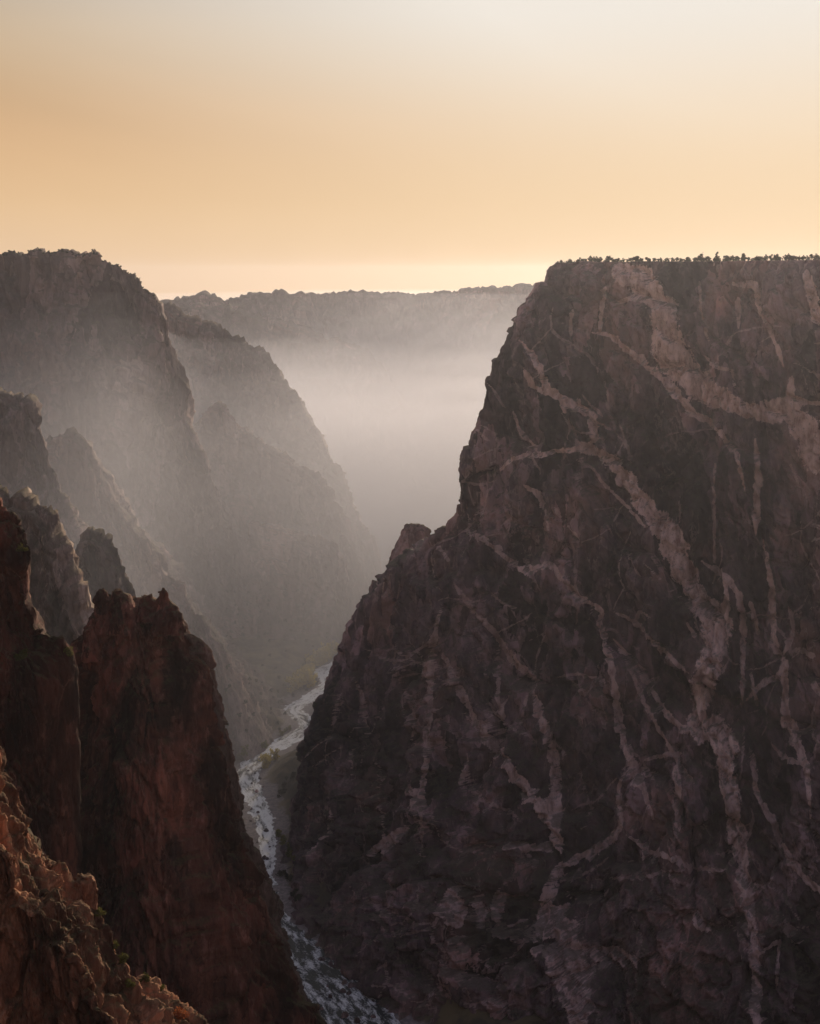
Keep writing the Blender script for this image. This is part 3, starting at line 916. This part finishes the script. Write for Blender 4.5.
# water: a sheet with real waves; foam where the bed is rough
M_WATER, t, b = new_mat('river_water')
geo = t.n('ShaderNodeNewGeometry')
P_ = geo.outputs['Position']
a = t.n('ShaderNodeAttribute', attribute_name='rapid')
fa = t.n('ShaderNodeAttribute', attribute_name='flow_along')
fc = t.n('ShaderNodeAttribute', attribute_name='flow_across')
fl = t.n('ShaderNodeCombineXYZ')
t.l(fa.outputs['Fac'], fl.inputs[0])
t.l(fc.outputs['Fac'], fl.inputs[1])
f1 = t.noise(fl.outputs[0], 1.0, 9, 0.7, 0.35)
f2 = t.noise(P_, 0.5, 6, 0.7, 0.6)
foam = t.math('ADD', t.math('MULTIPLY_ADD', t.math('ADD', f2, -0.5), 0.35, f1), t.math('MULTIPLY_ADD', a.outputs['Fac'], 0.34, -0.17))
foam = t.ramp(foam, 0.46, 0.66)
c = rgba_mix(t, foam, (0.018, 0.028, 0.028), (0.86, 0.89, 0.88))
t.l(c, b.inputs['Base Color'])
t.l(t.math('MULTIPLY_ADD', foam, 0.3, 0.12), b.inputs['Roughness'])
b.inputs['IOR'].default_value = 1.33
bp = t.n('ShaderNodeBump')
bp.inputs['Strength'].default_value = 0.7
bp.inputs['Distance'].default_value = 1.2
t.l(t.math('MULTIPLY_ADD', foam, 0.5, f2), bp.inputs['Height'])
t.l(bp.outputs[0], b.inputs['Normal'])
tanr = np.gradient(riv[:, :2], axis=0)
tanr /= np.linalg.norm(tanr, axis=1)[:, None]
perr = np.stack([-tanr[:, 1], tanr[:, 0]], 1)
K = 17
u = np.linspace(-1, 1, K)
W = np.zeros((len(riv), K, 3))
W[..., 0] = riv[:, 0, None] + perr[:, 0, None] * u[None] * (riv[:, 2, None] + 9)
W[..., 1] = riv[:, 1, None] + perr[:, 1, None] * u[None] * (riv[:, 2, None] + 9)
W[..., 2] = FLOOR + 0.35 * fbm(W * np.array([1, 1, 0]) / 8.0, 3)
yy = W[..., 1]
rap = np.interp(yy, [1050, 1180, 1280, 1400, 1480, 1620, 1740, 1850, 1930, 2020, 2150, 2240, 2400, 2600],
                [0.55, 0.55, 0.5, 0.7, 0.95, 0.8, 0.75, 0.85, 0.6, 0.9, 0.95, 0.9, 0.8, 0.6])
o = mesh_obj('river', W.reshape(-1, 3), grid_quads(len(riv), K)[:, ::-1], M_WATER, attrs={'rapid': rap, 'flow_along': np.repeat(np.arange(len(riv))[:, None] * 6 / 26.0, K, 1), 'flow_across': u[None] * (riv[:, 2, None] + 9) / 9.0})
tag(o, 'winding white river with foaming rapids at the canyon bottom', 'river', kind='structure')


# the viewer's own rim, behind and beneath
def near_rim():
    us = np.linspace(0, 1, 120)
    pl = interp(us, [0, 0.3, 0.5, 0.7, 1], np.array([(-2600, 500), (-420, 20), (0, -14), (700, 40), (3200, 200)]))
    zs = np.linspace(-4, -700, 70)
    G = np.zeros((70, 120, 3))
    G[..., :2] = pl[None]
    G[..., 1] += ((-4 - zs) * 0.18)[:, None] - 40
    G[..., 2] = zs[:, None]
    d = 22 * fbm(G / 120.0, 4)
    G[..., 1] += d * np.clip((-4 - zs) / 60, 0, 1)[:, None]
    cap = np.array([G[0] + np.array([0, -k, 0.0]) for k in (0.0, 200, 2300)])
    o = mesh_obj('near_rim', np.concatenate([G.reshape(-1, 3), cap.reshape(-1, 3)]), np.concatenate([grid_quads(70, 120), grid_quads(3, 120, off=8400)[:, ::-1]]), M_WALL,
                 attrs={'dike': np.full(8760, -1.0), 'dike_strength': np.zeros(8760)})
    tag(o, 'rock rim the view is taken from', 'cliff', kind='structure')


near_rim()

# ------------------------------------------------------------------ vegetation
def crown_mesh(name, seed, h, w, shape='round', leaf=0.35, nleaf=420, clumps=9, mat=None):
    rnd = np.random.default_rng(seed)
    cs = []
    for k in range(clumps):
        a = rnd.uniform(0, 2 * np.pi)
        if shape == 'cone':
            zz = rnd.uniform(0.12, 1.0)
            r = (1 - zz) * w * 0.42 * rnd.uniform(0.3, 1)
            rad = w * (0.10 + 0.24 * (1 - zz))
        else:
            zz = rnd.uniform(0.1, 0.82)
            r = w * 0.34 * rnd.uniform(0.2, 1)
            rad = w * rnd.uniform(0.16, 0.26)
        cs.append((r * math.cos(a), r * math.sin(a), zz * h, rad))
    cs = np.array(cs)
    pick = rnd.integers(0, clumps, nleaf)
    dv = rnd.normal(size=(nleaf, 3))
    dv /= np.linalg.norm(dv, axis=1)[:, None]
    cen = cs[pick, :3] + dv * (cs[pick, 3] * rnd.uniform(0.45, 1.05, nleaf))[:, None] * np.array([1, 1, 0.8])
    cen[:, 2] = np.maximum(cen[:, 2], h * 0.06)
    V, Q = [], []
    for i in range(nleaf):
        s = leaf * rnd.uniform(0.6, 1.4)
        a = rnd.normal(size=3)
        a /= np.linalg.norm(a)
        b_ = np.cross(a, rnd.normal(size=3))
        b_ /= np.linalg.norm(b_) + 1e-9
        p = cen[i]
        k = len(V)
        V += [p - a * s, p + b_ * s * 0.6, p + a * s, p - b_ * s * 0.6]
        Q.append((k, k + 1, k + 2, k + 3))
    me = bpy.data.meshes.new(name)
    me.from_pydata([tuple(v) for v in V], [], Q)
    me.update()
    me.materials.append(mat)
    return me, cs


def trunk_mesh(name, h, r, cs, seed):
    rnd = random.Random(seed)
    V, Q = [], []

    def tube(p0, p1, r0, r1):
        k = len(V)
        d = np.array(p1) - np.array(p0)
        d = d / (np.linalg.norm(d) + 1e-9)
        a = np.cross(d, (0.3, 0.9, 0.1))
        a /= np.linalg.norm(a)
        b_ = np.cross(d, a)
        for p, rr in ((p0, r0), (p1, r1)):
            for j in range(6):
                t_ = j * math.pi / 3
                V.append(np.array(p) + rr * (math.cos(t_) * a + math.sin(t_) * b_))
        for j in range(6):
            Q.append((k + j, k + (j + 1) % 6, k + 6 + (j + 1) % 6, k + 6 + j))
    m1 = (rnd.uniform(-.08, .08) * h, rnd.uniform(-.08, .08) * h, 0.4 * h)
    m2 = (m1[0] * 1.4, m1[1] * 1.4, 0.72 * h)
    tube((0, 0, -0.5), m1, r, r * 0.7)
    tube(m1, m2, r * 0.7, r * 0.3)
    for c in cs[:6]:
        q = m1 if c[2] < 0.6 * h else m2
        tube(q, tuple(c[:3]), r * 0.4, r * 0.12)
    me = bpy.data.meshes.new(name)
    me.from_pydata([tuple(v) for v in V], [], Q)
    me.update()
    me.materials.append(M_BARK)
    return me


def proto(kind, seed, h, w, shape, leaf, nleaf, clumps, mat):
    cm, cs = crown_mesh('crown', seed, h, w, shape, leaf, nleaf, clumps, mat)
    return kind, cm, trunk_mesh('trunk', h, h * 0.035, cs, seed)


def plant(pr, loc, scale, rz, label, cat, group, sz=1.0):
    kind, cm, tm = pr
    e = empty(kind, loc)
    e.rotation_euler = (0, 0, rz)
    e.scale = (scale, scale, scale * sz)
    for nm, me in (('crown', cm), ('trunk', tm)):
        o = bpy.data.objects.new(nm, me)
        COL.objects.link(o)
        o.parent = e
    return tag(e, label, cat, group)


JUN = [proto('juniper_tree', 20 + k, 6, 5.5 if k % 2 else 4.6, 'round', 0.42, 330, 9, M_JUN) for k in range(5)]
PINE = proto('pine_tree', 40, 10, 5.0, 'cone', 0.40, 420, 16, M_JUN)
DEADT = proto('dead_tree', 41, 8, 4.2, 'round', 0.22, 110, 10, M_DEAD)
rnd = random.Random(3)
# along the rim of the painted cliff
rimp = RIM
pxr = CX + F * rimp[:, 0] / rimp[:, 1]
cols = []
x = 551.0
while x < 850:
    cols.append(x)
    x += rnd.uniform(0.85, 1.5)
for k, cx_ in enumerate(cols):
    i = int(np.argmin(np.abs(pxr - cx_)))
    p = rimp[i].copy()
    back = rnd.choice([1, 3, 6, 10, 18]) + rnd.uniform(0, 3)
    dirv = np.array([0.55, 0.84])
    p[:2] += dirv * back
    lift = 0.0
    small = cx_ < 566
    plant(rnd.choice(JUN), (p[0], p[1], p[2] - 0.6 + min(back, 15) * 0.05), rnd.choice([0.5, 0.65, 0.75, 0.85, 0.9, 1.0, 1.25]) * rnd.uniform(0.85, 1.15) * (0.6 if small else 1), rnd.uniform(0, 6.3),
          'small dark juniper in the long row on top of the pale veined cliff', 'tree', 'junipers along the rim of the veined cliff', rnd.uniform(0.85, 1.15))


def rim_at(cx_, back):
    i = int(np.argmin(np.abs(pxr - cx_)))
    p = rimp[i].copy()
    p[:2] += np.array([0.55, 0.84]) * back
    return p


p = rim_at(715, 7)
plant(PINE, (p[0], p[1], p[2]), 1.3, 0.4, 'dark pointed pine standing above the junipers on the cliff top', 'tree', None)
p = rim_at(699, 9)
plant(DEADT, (p[0], p[1], p[2] + 1), 1.35, 1.4, 'sparse rust coloured tree beside the pointed pine on the cliff top', 'tree', None)
p = rim_at(698, 4)
plant(JUN[1], (p[0], p[1], p[2]), 1.45, 2.2, 'broad rounded juniper under the rust coloured tree on the cliff top', 'tree', None)

# along the left rim
tpx = CX + F * LEFT_TOP[:, 0] / LEFT_TOP[:, 1]
x = -30.0
while x < 160:
    i = int(np.argmin(np.abs(tpx - x)))
    p = LEFT_TOP[i]
    plant(rnd.choice(JUN), (p[0], p[1] + rnd.uniform(-4, 6), p[2] - 1.5), rnd.uniform(0.8, 1.4), rnd.uniform(0, 6.3),
          'tiny dark tree on the skyline of the high left canyon wall', 'tree', 'trees on the skyline of the high wall')
    x += rnd.uniform(1.5, 3.6)

# the wood on the far rim, one mass
Vw, Qw = [], []
cm = JUN[0][1]
cv = np.array([v.co[:] for v in cm.vertices])[:480]
for i in range(0, len(FAR1_TOP)):
    p = FAR1_TOP[i]
    c_ = CX + F * p[0] / p[1]
    if not (150 < c_ < 570):
        continue
    for q in range(2):
        k = len(Vw)
        s_ = rnd.uniform(0.9, 1.8)
        off = np.array([rnd.uniform(-5, 5), rnd.uniform(-10, 30), -1.5])
        pts_ = cv[:160] * s_ * np.array([1.4, 1.4, 1]) + p + off
        Vw.extend(pts_)
        Qw.extend([(k + 4 * j, k + 4 * j + 1, k + 4 * j + 2, k + 4 * j + 3) for j in range(40)])
o = mesh_obj('rim_woods', np.array(Vw), np.array(Qw), M_JUN, smooth=False)
tag(o, 'dark fringe of woods along the far skyline', 'woods', kind='stuff')

# bushes and trees by the river and on the ledges: dropped onto whatever rock is there
dg = bpy.context.evaluated_depsgraph_get()
dg.update()


def ground_at(px, py):
    d = Vector(((px - CX) / F, 1, (HY - py) / F)).normalized()
    hit, loc, nrm, idx, ob, _ = S.ray_cast(dg, Vector((0, 0, 0)), d)
    return loc if hit else None


YEL = [proto('cottonwood_tree', 60 + k, 9, 8, 'round', 0.75, 320, 9, M_YEL) for k in range(3)]
GRN = [proto('riverside_tree', 70 + k, 7, 7, 'round', 0.6, 300, 9, M_GRN) for k in range(3)]
BUSH = [proto('ledge_bush', 80 + k, 1.6, 2.4, 'round', 0.15, 460, 8, M_SCRUB) for k in range(3)]
RUST = proto('rust_bush', 90, 1.7, 3.0, 'round', 0.16, 480, 9, M_RED)
DARKB = [proto('dark_bush', 95 + k, 4.5, 6, 'round', 0.5, 260, 8, M_JUN) for k in range(3)]

drops = []
for _ in range(95):
    drops.append((rnd.uniform(225, 330), rnd.uniform(590, 735), 'B'))
for (x0, y0, x1, y1, n_, ps) in ((322, 660, 342, 652, 22, 'Y'), (308, 678, 320, 662, 26, 'Y'), (290, 690, 310, 684, 18, 'Y'), (296, 706, 322, 698, 16, 'Y'),
                                 (258, 770, 276, 756, 10, 'y'), (262, 748, 282, 738, 6, 'G'), (240, 758, 250, 748, 7, 'G'), (272, 742, 300, 726, 8, 'G'),
                                 (276, 832, 296, 862, 14, 'G'), (280, 870, 300, 900, 10, 'D'), (318, 706, 334, 698, 10, 'D'), (296, 760, 316, 745, 8, 'D'),
                                 (276, 800, 290, 775, 8, 'D'), (300, 668, 316, 655, 7, 'G'), (342, 652, 350, 640, 4, 'Y')):
    for _ in range(n_):
        u_ = rnd.random()
        drops.append((x0 + (x1 - x0) * u_ + rnd.uniform(-4, 4), y0 + (y1 - y0) * u_ + rnd.uniform(-3, 3), ps))
LBL = {'Y': ('small yellow green cottonwood in the grove beside the far river bend', 'cottonwoods by the far river bend'),
       'y': ('small yellow green cottonwood at the edge of the gravel bar', 'cottonwoods by the gravel bar'),
       'G': ('leafy green tree growing on the bank of the river', 'green trees on the river bank'),
       'B': ('small brownish brush clump on the slope above the river', 'brush clumps on the slope above the river'),
       'D': ('low dark bush at the foot of the pale veined cliff', 'dark bushes at the foot of the veined cliff')}
for px_, py_, k in drops:
    loc = ground_at(px_, py_)
    if loc is None or loc.z > FLOOR + (260 if k == 'B' else 90) or loc.z < FLOOR + 0.2:
        continue
    pr = {'Y': YEL, 'y': YEL, 'G': GRN, 'D': DARKB, 'B': DARKB}[k]
    plant(rnd.choice(pr), (loc.x, loc.y, loc.z - 0.3), rnd.uniform(0.9, 1.6) * (1.9 if k == 'Y' else 1.4 if k == 'y' else 1.0), rnd.uniform(0, 6.3), LBL[k][0], 'bush' if k in 'DB' else 'tree', LBL[k][1])

for px_, py_, s_, pr, lab in (
        (106, 915, 1.1, BUSH[0], 'yellow green bush just below the square boulder on the ledge'),
        (120, 946, 0.9, BUSH[1], 'small green bush on the steep upper part of the sunlit ledge crest'),
        (124, 962, 1.2, BUSH[2], 'wide green bush halfway down the sunlit ledge crest'),
        (130, 984, 1.2, BUSH[0], 'low yellow green bush on the pale slab of the ledge'),
        (144, 980, 1.0, BUSH[1], 'bush on the outer lip of the pale slab of the ledge'),
        (162, 990, 0.8, BUSH[2], 'thin little bush on the skyline of the ledge above the rust bush'),
        (180, 1016, 1.3, RUST, 'rust red bush at the low end of the sunlit ledge'),
        (21, 660, 2.6, BUSH[0], 'bright green bush in a notch of the red cliff near the photo border'),
        (22, 551, 1.8, BUSH[1], 'green tuft below the top of the red cliff'),
        (68, 655, 1.8, BUSH[2], 'dark green shrub beneath the sunlit knob of the red cliff')):
    loc = ground_at(px_, py_)
    limit = 330 if 'ledge' in lab else 430
    while (loc is None or loc.y > limit) and px_ > 0:
        px_ -= 2
        loc = ground_at(px_, py_)
    if loc is not None and loc.y <= limit:
        plant(pr, (loc.x, loc.y, loc.z - 0.2), s_, rnd.uniform(0, 6.3), lab, 'bush', None)

# boulders
rb = None
for px_, py_ in [(rnd.uniform(318, 395), rnd.uniform(955, 1022)) for _ in range(34)] + [(rnd.uniform(246, 275), rnd.uniform(765, 860)) for _ in range(16)]:
    loc = ground_at(px_, py_)
    if loc is None or abs(loc.z - FLOOR) > 2.5:
        continue
    if rb is None:
        rb = ring_rock('river_boulder', [(275 - v_ / 1, 410 - w_, 410 + w_) for v_, w_ in ((1.6, 0.9), (1.2, 1.5), (0.5, 1.9), (-0.6, 2.1))], F, 0.8, M_WALL, n=28, step=0.3, noise=(0.5, 2.0), exp=2.6)
        rb.data.transform(__import__('mathutils').Matrix.Translation((0, -F, 0)))
        o = rb
    else:
        o = rb.copy()
        COL.objects.link(o)
    o.location = (loc.x, loc.y, FLOOR + 0.2)
    k_ = rnd.uniform(0.7, 2.0)
    o.scale = (k_ * rnd.uniform(0.8, 1.4), k_, k_ * rnd.uniform(0.6, 1.1))
    o.rotation_euler = (0, 0, rnd.uniform(0, 6.3))
    tag(o, 'dark boulder standing in the white rapids of the river', 'boulder', 'boulders in the rapids')
bp_ = ground_at(84, 897)
if bp_ is not None:
    b_ = ring_rock('boulder', [(877, 76, 90), (880, 73, 94), (888, 72, 96), (897, 73, 96), (908, 74, 97)], bp_.y, 0.9, M_LEDGE, n=64, step=0.18, noise=(0.7, 2.6), rot=0.3, exp=4)
    tag(b_, 'square brown boulder perched on the crest of the stepped ledge', 'boulder')

# ------------------------------------------------------------------ haze
def air(density):
    hm = bpy.data.materials.new('haze')
    hm.use_nodes = True
    hm.node_tree.nodes.clear()
    t = NT(hm.node_tree)
    out = t.n('ShaderNodeOutputMaterial')
    pv = t.n('ShaderNodeVolumePrincipled')
    pv.inputs['Color'].default_value = (0.77, 0.81, 0.97, 1)
    pv.inputs['Density'].default_value = density
    pv.inputs['Anisotropy'].default_value = 0.6
    t.l(pv.outputs[0], out.inputs['Volume'])
    return hm


def closed_hull(sec, x0, x1):
    """A closed body: the section (distance, height) carried from x0 to x1."""
    n_ = len(sec)
    V = np.array([(x, y, z) for x in (x0, x1) for y, z in sec], float)
    Q = [tuple(range(n_)), tuple(range(2 * n_ - 1, n_ - 1, -1))] + [(k, n_ + k, n_ + (k + 1) % n_, (k + 1) % n_) for k in range(n_)]
    return V, Q


V, Q = closed_hull([(-2600, DEEP - 30), (-2600, 60), (8800, 60), (8800, DEEP - 30)], -8600, 8600)
o = mesh_obj('haze', V, Q, air(0.28e-4), smooth=False)
tag(o, 'thin evening haze over the whole canyon', 'haze', kind='stuff')
# heavier air lying in the canyon beyond the bend: it banks up against the near walls and thins out towards the viewer
hx, hy = np.linspace(-3200, 3200, 90), np.concatenate([np.linspace(880, 3000, 56), np.linspace(3080, 7600, 44)])
HX, HYY = np.meshgrid(hx, hy)
KY = [880, 1180, 1500, 1900, 2600, 3200, 3550, 4500, 6000, 7600]
zc1 = np.interp(HYY, KY, [-700, -698, -500, -320, -235, -205, -350, -256, -80, -80])
zc2 = np.interp(HYY, KY, [-700, -698, -520, -360, -270, -235, -270, -195, -72, -72])
zl = np.interp(HYY, [900, 1150, 1500, 1800, 2100, 2400, 2600, 3200, 3550, 4500, 6000, 7600], [-698, -320, -215, -150, -105, -65, -90, -190, -390, -266, -80, -80])
col = CX + F * HX / HYY


def ease(a, b):
    k = np.clip((col - a) / (b - a), 0, 1)
    return k * k * (3 - 2 * k)


HZ = zl + (zc1 - zl) * ease(110, 220)
HZ = HZ + (zc2 - HZ) * ease(330, 520) - 70 * (1 - ease(190, 520)) * np.clip((HYY - 3700) / 1200, 0, 1)
HZ = HZ + 18 * fbm(np.stack([HX, HYY, HX * 0], -1) / 700.0, 3) * np.clip((HYY - 1300) / 500, 0, 1)
nn, mm = HX.shape
qt = grid_quads(nn, mm)
idx = np.arange(nn * mm).reshape(nn, mm)
ring = np.concatenate([idx[0, :], idx[1:, -1], idx[-1, -2::-1], idx[-2:0:-1, 0]])
rn = np.roll(ring, -1)
sides = np.stack([ring, ring + nn * mm, rn + nn * mm, rn], -1)
for lift, dens, deep_, lab in ((-85, 2.9e-4, DEEP - 20, 'thick sunlit haze lying low in the far canyon'), (-20, 2.4e-4, DEEP - 24, 'middle layer of the haze lying in the far canyon'),
                               (48, 1.6e-4, DEEP - 27, 'thinner upper part of the haze lying in the far canyon')):
    lev = np.maximum(np.minimum(HZ + lift, np.interp(HYY, [2300, 3500], [-30, -84])), -701.0)
    top = np.stack([HX, HYY, lev], -1).reshape(-1, 3)
    bot = top.copy()
    bot[:, 2] = deep_
    o = mesh_obj('haze', np.concatenate([top, bot]), np.concatenate([qt, qt[:, ::-1] + nn * mm, sides]), air(dens), smooth=False)
    tag(o, lab, 'haze', kind='stuff')

# ------------------------------------------------------------------ sky, sun, camera
AZ, EL = math.radians(20), math.radians(10.6)
w = bpy.data.worlds.new("World")
S.world = w
w.use_nodes = True
w.node_tree.nodes.clear()
t = NT(w.node_tree)
out = t.n('ShaderNodeOutputWorld')
bg = t.n('ShaderNodeBackground')
sky = t.n('ShaderNodeTexSky', sky_type='NISHITA')
sky.sun_disc = False
sky.sun_elevation = EL
sky.sun_rotation = AZ
sky.altitude = 2300
sky.air_density = 1.0
sky.dust_density = 3.0
sky.ozone_density = 1.0
# evening dust tints the low sky
tc = t.n('ShaderNodeTexCoord')
sp = t.n('ShaderNodeSeparateXYZ')
t.l(tc.outputs['Generated'], sp.inputs[0])
cr = t.n('ShaderNodeValToRGB')
els = cr.color_ramp.elements
cr.color_ramp.interpolation = 'B_SPLINE'
stops = [(0.0, (7.6, 5.2, 3.3)), (0.03, (7.8, 5.3, 3.2)), (0.06, (7.6, 5.0, 2.75)), (0.12, (6.4, 3.9, 2.0)), (0.165, (6.0, 4.2, 2.5)), (0.22, (5.0, 4.0, 2.85)), (0.55, (1.9, 1.9, 2.6)), (1.0, (1.2, 1.3, 2.3))]
while len(els) < len(stops):
    els.new(0.5)
for e, (p_, c_) in zip(els, stops):
    e.position = p_
    e.color = (*[v / 10 for v in c_], 1)
t.l(sp.outputs['Z'], cr.inputs['Fac'])
sc10 = t.n('ShaderNodeVectorMath', operation='SCALE')
sc10.inputs['Scale'].default_value = 10
t.l(cr.outputs['Color'], sc10.inputs[0])
mixc = rgba_mix(t, 0.97, sky.outputs['Color'], sc10.outputs[0])
# faint veils of high cloud
cm1 = t.n('ShaderNodeMapping')
cm1.inputs['Scale'].default_value = (1.6, 1.6, 5.0)
cm1.inputs['Rotation'].default_value = (0.45, 0.5, 0)
t.l(tc.outputs['Generated'], cm1.inputs['Vector'])
cn = t.noise(cm1.outputs[0], 1.0, 4, 0.5, 0.6)
ck = t.math('MULTIPLY_ADD', t.math('ADD', cn, -0.5), 0.42, 1.0)
cc = t.n('ShaderNodeVectorMath', operation='SCALE')
t.l(mixc, cc.inputs[0])
t.l(ck, cc.inputs['Scale'])
mixc = cc.outputs[0]
# pale aureole round the low sun
au = t.n('ShaderNodeVectorMath', operation='DOT_PRODUCT')
t.l(tc.outputs['Generated'], au.inputs[0])
au.inputs[1].default_value = (math.sin(AZ) * math.cos(EL + 0.33), math.cos(AZ) * math.cos(EL + 0.33), math.sin(EL + 0.33))
ar_ = t.n('ShaderNodeValToRGB')
ae = ar_.color_ramp.elements
ar_.color_ramp.interpolation = 'B_SPLINE'
ae.new(0.5)
for e, (p_, c_) in zip(ae, [(0.03, (9.3, 6.9, 4.4)), (0.11, (9.0, 6.9, 4.7)), (0.205, (8.7, 8.3, 7.7))]):
    e.position = p_
    e.color = (*[v / 10 for v in c_], 1)
t.l(sp.outputs['Z'], ar_.inputs['Fac'])
ac10 = t.n('ShaderNodeVectorMath', operation='SCALE')
ac10.inputs['Scale'].default_value = 10
t.l(ar_.outputs['Color'], ac10.inputs[0])
af = t.math('MAXIMUM', t.math('MULTIPLY', t.math('ADD', au.outputs['Value'], -0.71), 1 / 0.29), 0.0)
mixc = rgba_mix(t, t.math('MULTIPLY', t.math('POWER', af, 1.7), 1.75, clamp=True), mixc, ac10.outputs[0])
t.l(mixc, bg.inputs['Color'])
bg.inputs['Strength'].default_value = 0.1
t.l(bg.outputs[0], out.inputs['Surface'])

sun = bpy.data.lights.new('sun', 'SUN')
sun.energy = 5.0
sun.angle = math.radians(0.5)
sun.color = (1.0, 0.78, 0.55)
so = bpy.data.objects.new('sun', sun)
COL.objects.link(so)
sd = Vector((math.sin(AZ) * math.cos(EL), math.cos(AZ) * math.cos(EL), math.sin(EL)))
so.rotation_euler = sd.to_track_quat('Z', 'Y').to_euler()

cam = bpy.data.cameras.new('camera')
co = bpy.data.objects.new('camera', cam)
COL.objects.link(co)
co.location = (0, 0, 0)
co.rotation_euler = (math.radians(90), 0, 0)
cam.sensor_fit = 'HORIZONTAL'
cam.sensor_width = 36
cam.lens = F / 820 * 36
cam.shift_y = -(512 - HY) / 820
cam.clip_start = 1
cam.clip_end = 30000
S.camera = co

S.render.engine = 'CYCLES'
cy = S.cycles
cy.use_denoising = True
try:
    cy.denoiser = 'OPENIMAGEDENOISE'
except Exception:
    pass
cy.max_bounces = 4
cy.diffuse_bounces = 2
cy.glossy_bounces = 2
cy.volume_bounces = 0
cy.transmission_bounces = 2
cy.use_adaptive_sampling = False
cy.sample_clamp_indirect = 4
S.view_settings.view_transform = 'Standard'
S.view_settings.look = 'None'
S.view_settings.exposure = 0.0
S.view_settings.gamma = 1.0
S.view_settings.use_curve_mapping = False
